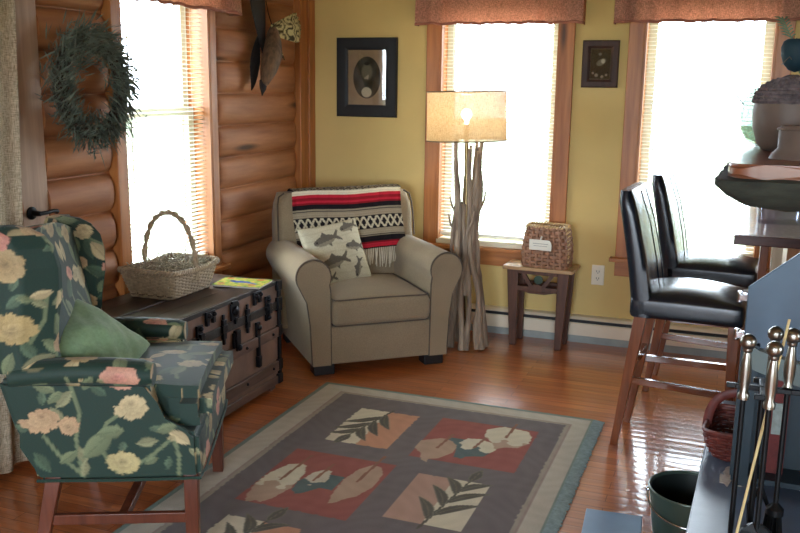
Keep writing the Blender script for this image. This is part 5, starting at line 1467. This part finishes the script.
def tool(name, label, dx, dy, kind, lean=0.0, top=0.478, ballr=0.0185):
    t = thing(name, label, 'fireplace tool', (TX + dx, TY + dy, HZ), 0, 'fireplace tools on the stand')
    bm = lathe(B(), knobprof(top), 20)
    ball(bm, (0, 0, top + 0.137), ballr, 20, 12)
    obj('handle', bm, M['pewter'], t, angle=50, label='worn pewter ball handle')
    obj('shaft', tube(B(), [(0, 0, 0.16), (0, 0, top)], 0.0062, 10), M['rodblack'], t)
    if kind == 'poker':
        obj('tip', tube(B(), [(0, 0, 0.165), (0, 0, 0.06), (0.0, 0, 0.045)], [0.0062, 0.006, 0.002], 8), M['rodblack'], t)
        obj('hook', tube(B(), [(0, 0, 0.09), (-0.018, 0, 0.08), (-0.022, 0, 0.095)], [0.005, 0.004, 0.002], 8), M['rodblack'], t)
    elif kind == 'shovel':
        bm = B(); rings = []
        for z, w, d in ((0.17, 0.010, 0.008), (0.15, 0.034, 0.014), (0.05, 0.040, 0.012), (0.045, 0.038, 0.008)):
            rings.append([(-w, d, z), (-w, 0, z), (0, -0.004, z), (w, 0, z), (w, d, z), (w - 0.002, d, z), (w - 0.003, 0.003, z), (0, -0.001, z), (-w + 0.003, 0.003, z), (-w + 0.002, d, z)])
        loft(bm, rings); obj('pan', bm, M['rodblack'], t, smooth=False)
    elif kind == 'brush':
        bm = B(); q = random.Random(3)
        for k in range(90):
            a = q.uniform(0, 6.28); r_ = q.uniform(0, 0.016); r2 = r_ * 1.9
            tube(bm, [(r_ * math.cos(a), r_ * math.sin(a), 0.165), (r2 * math.cos(a), r2 * math.sin(a), 0.06)], 0.0014, 4)
        obj('bristles', bm, M['rodblack'], t); obj('ferrule', lathe(B(), [(0.006, 0.185), (0.02, 0.17), (0.02, 0.155), (0.002, 0.155)], 16), M['rodblack'], t)
    else:
        for s in (-1, 1):
            obj('jaw', tube(B(), [(0, 0, 0.20), (s * 0.022, 0, 0.15), (s * 0.016, 0, 0.07), (s * 0.004, 0, 0.05)], [0.006, 0.0055, 0.005, 0.004], 8), M['rodblack'], t)
    return t
tool('fireplace_poker', 'fireplace poker with pewter knob, leftmost of the four hearth tools', -0.041, -0.012, 'poker', top=0.441)
tool('fireplace_shovel', 'fireplace shovel with pewter knob hanging lowest and nearest of the hearth tools', 0.012, -0.078, 'shovel', top=0.448)
tool('fireplace_tongs', 'hearth tool with pewter knob behind the lowest one', 0.019, 0.066, 'tongs', top=0.446)
tool('fireplace_brush', 'hearth tool with pewter knob, rightmost of the four', 0.053, 0.024, 'brush', top=0.456)
ws = thing('wooden_skewer', 'thin pale wooden stick leaning among the fireplace tools', 'stick', (0, 0, 0))
sk = obj('stick', tube(B(), [(0.050, 2.005, HZ + 0.002), (0.139, 2.105, 1.0)], [0.0035, 0.003], 8), M['straw'], ws)

# bucket on the floor beside the hearth
bu = thing('metal_bucket', 'dark green metal bucket on the floor beside the slate hearth', 'bucket', (-0.045, 2.715, 0))
RB, RH = 0.128, 0.29
bm = lathe(B(), [(0.002, 0.0), (0.092, 0.0), (RB, RH), (RB - 0.003, RH), (0.090, 0.006), (0.002, 0.005)], 48)
obj('pail', bm, M['bucket'], bu, angle=50)
obj('inner_lining', lathe(B(), [(0.002, 0.0075), (0.088, 0.0075), (RB - 0.0045, RH - 0.006), (RB - 0.006, RH - 0.006), (0.086, 0.010), (0.002, 0.010)], 48), M['bucket_in'], bu, angle=50)
obj('rim', tube(B(), [(RB * math.cos(2 * PI * k / 48), RB * math.sin(2 * PI * k / 48), RH) for k in range(48)], 0.0042, 8, True), M['bucket'], bu)
bm = B()
pts = []
for k in range(25):
    a = PI * k / 24; pts.append((-RB * 1.02 * math.cos(a), -RB * 1.02 * math.sin(a) * 0.96 - 0.004, RH - 0.026 - 0.045 * math.sin(a)))
tube(bm, pts, 0.003, 8)
for s in (-1, 1): ball(bm, (s * RB * 1.02, 0, RH - 0.022), 0.008, 10, 8)
obj('bail_handle', bm, M['chrome'], bu)
rings = []
for k in range(13):
    a = R(245 + 40 * k / 12); zz0, zz1 = 0.10, 0.10 + 0.105 * math.sin(PI * (0.12 + 0.76 * k / 12))
    f0 = 0.0928 + (RB - 0.092) * zz0 / RH; f1 = 0.0928 + (RB - 0.092) * zz1 / RH
    rings.append([(f0 * math.cos(a), f0 * math.sin(a), zz0), (f1 * math.cos(a), f1 * math.sin(a), zz1), ((f1 + .0008) * math.cos(a), (f1 + .0008) * math.sin(a), zz1), ((f0 + .0008) * math.cos(a), (f0 + .0008) * math.sin(a), zz0)])
obj('faded_print', loft(B(), rings), M['bucket_art'], bu, label='faded brown printed patch')

# red basket on the hearth
rb_ = thing('red_basket', 'dark red woven basket with tall handle on the hearth slab', 'basket', (0.074, 2.90, HZ + 0.0005), R(-4))
szr = lambda v: (0.062 + 0.030 * math.sin(v * PI / 2), 0.09 + 0.045 * math.sin(v * PI / 2), 0.045)
obj('woven_side', weave(szr, 0.085, 9, 110, 0.003, 0.0058, 26, zf=lambda x, y, v: 0.012 * v * (abs(y) / 0.13) ** 2), M['redwicker'], rb_)
obj('base', prism(B(), rrect(0.060, 0.088, 0.04), 'z', 0.0003, 0.009), M['redwicker'], rb_)
o_ = rrect(0.094, 0.137, 0.048, 80)
obj('rim', tube(B(), [(x, y, 0.088 + 0.012 * (abs(y) / 0.137) ** 2) for x, y in o_], 0.007, 8, True), M['redwicker'], rb_)
pts = [(-0.094 * math.cos(PI * k / 20), 0.0, 0.06 + 0.135 * math.sin(PI * k / 20) ** 0.7) for k in range(21)]
obj('handle', tube(B(), pts, 0.010, 8, flat=(0.35, 1.4)), M['redwicker'], rb_)

# blue box at the bottom edge
bb = thing('blue_box', 'flat blue painted box on the floor left of the bucket', 'box', (-0.27, 2.62, 0), R(4))
obj('box_body', box(B(), -0.085, 0.085, -0.16, 0.16, 0.0, 0.105), M['bluebox'], bb, bevel=0.003)
obj('box_lid', box(B(), -0.09, 0.09, -0.165, 0.165, 0.106, 0.135), M['bluebox'], bb, bevel=0.003)

# ================================================================== LIGHT
wd = bpy.data.worlds.new('daylight'); SC.world = wd; wd.use_nodes = True
bg = wd.node_tree.nodes['Background']; bg.inputs['Color'].default_value = (0.76, 0.88, 1.0, 1); bg.inputs['Strength'].default_value = 23.0
def area(name, loc, rot, sx, sy, power, col=(1, 1, 1), portal=False):
    l = bpy.data.lights.new(name, 'AREA'); l.shape = 'RECTANGLE'; l.size = sx; l.size_y = sy; l.energy = power; l.color = col
    o = bpy.data.objects.new(name, l); COL.objects.link(o); o.location = loc; o.rotation_euler = rot
    if portal: l.cycles.is_portal = True
    return o
HH = WZ[1] - WZ[0]; ZM = (WZ[0] + WZ[1]) / 2
area('window_2_portal', ((W2[0] + W2[1]) / 2, YB + 0.16, ZM), (R(-90), 0, 0), W2[1] - W2[0], HH, 1, portal=True)
area('window_3_portal', ((W3[0] + W3[1]) / 2, YB + 0.16, ZM), (R(-90), 0, 0), W3[1] - W3[0], HH, 1, portal=True)
area('window_1_portal', (XL - 0.18, (WL[0] + WL[1]) / 2, ZM), (0, R(-90), 0), HH, WL[1] - WL[0], 1, portal=True)
for x in (-0.8, 1.2): area('rear_fill_portal', (x, YF - 0.16, 1.4), (R(90), 0, 0), 1.4, 1.4, 1, portal=True)  # portals at unseen rear openings, added to let in fill daylight
area('side_fill_portal', (XR + 0.16, 1.3, 1.45), (0, R(90), 0), 0.9, 1.0, 1, portal=True)  # unseen right-wall opening, added and sized for its fill daylight
vs_ = SC.view_settings
vs_.view_transform = 'Standard'; vs_.look = 'None'; vs_.exposure = 0.22; vs_.gamma = 1.0; vs_.use_curve_mapping = False
SC.cycles.max_bounces = 10; SC.cycles.diffuse_bounces = 5; SC.cycles.glossy_bounces = 4; SC.cycles.transparent_max_bounces = 12
SC.cycles.sample_clamp_indirect = 6.0
SC.cycles.caustics_reflective = False; SC.cycles.caustics_refractive = False
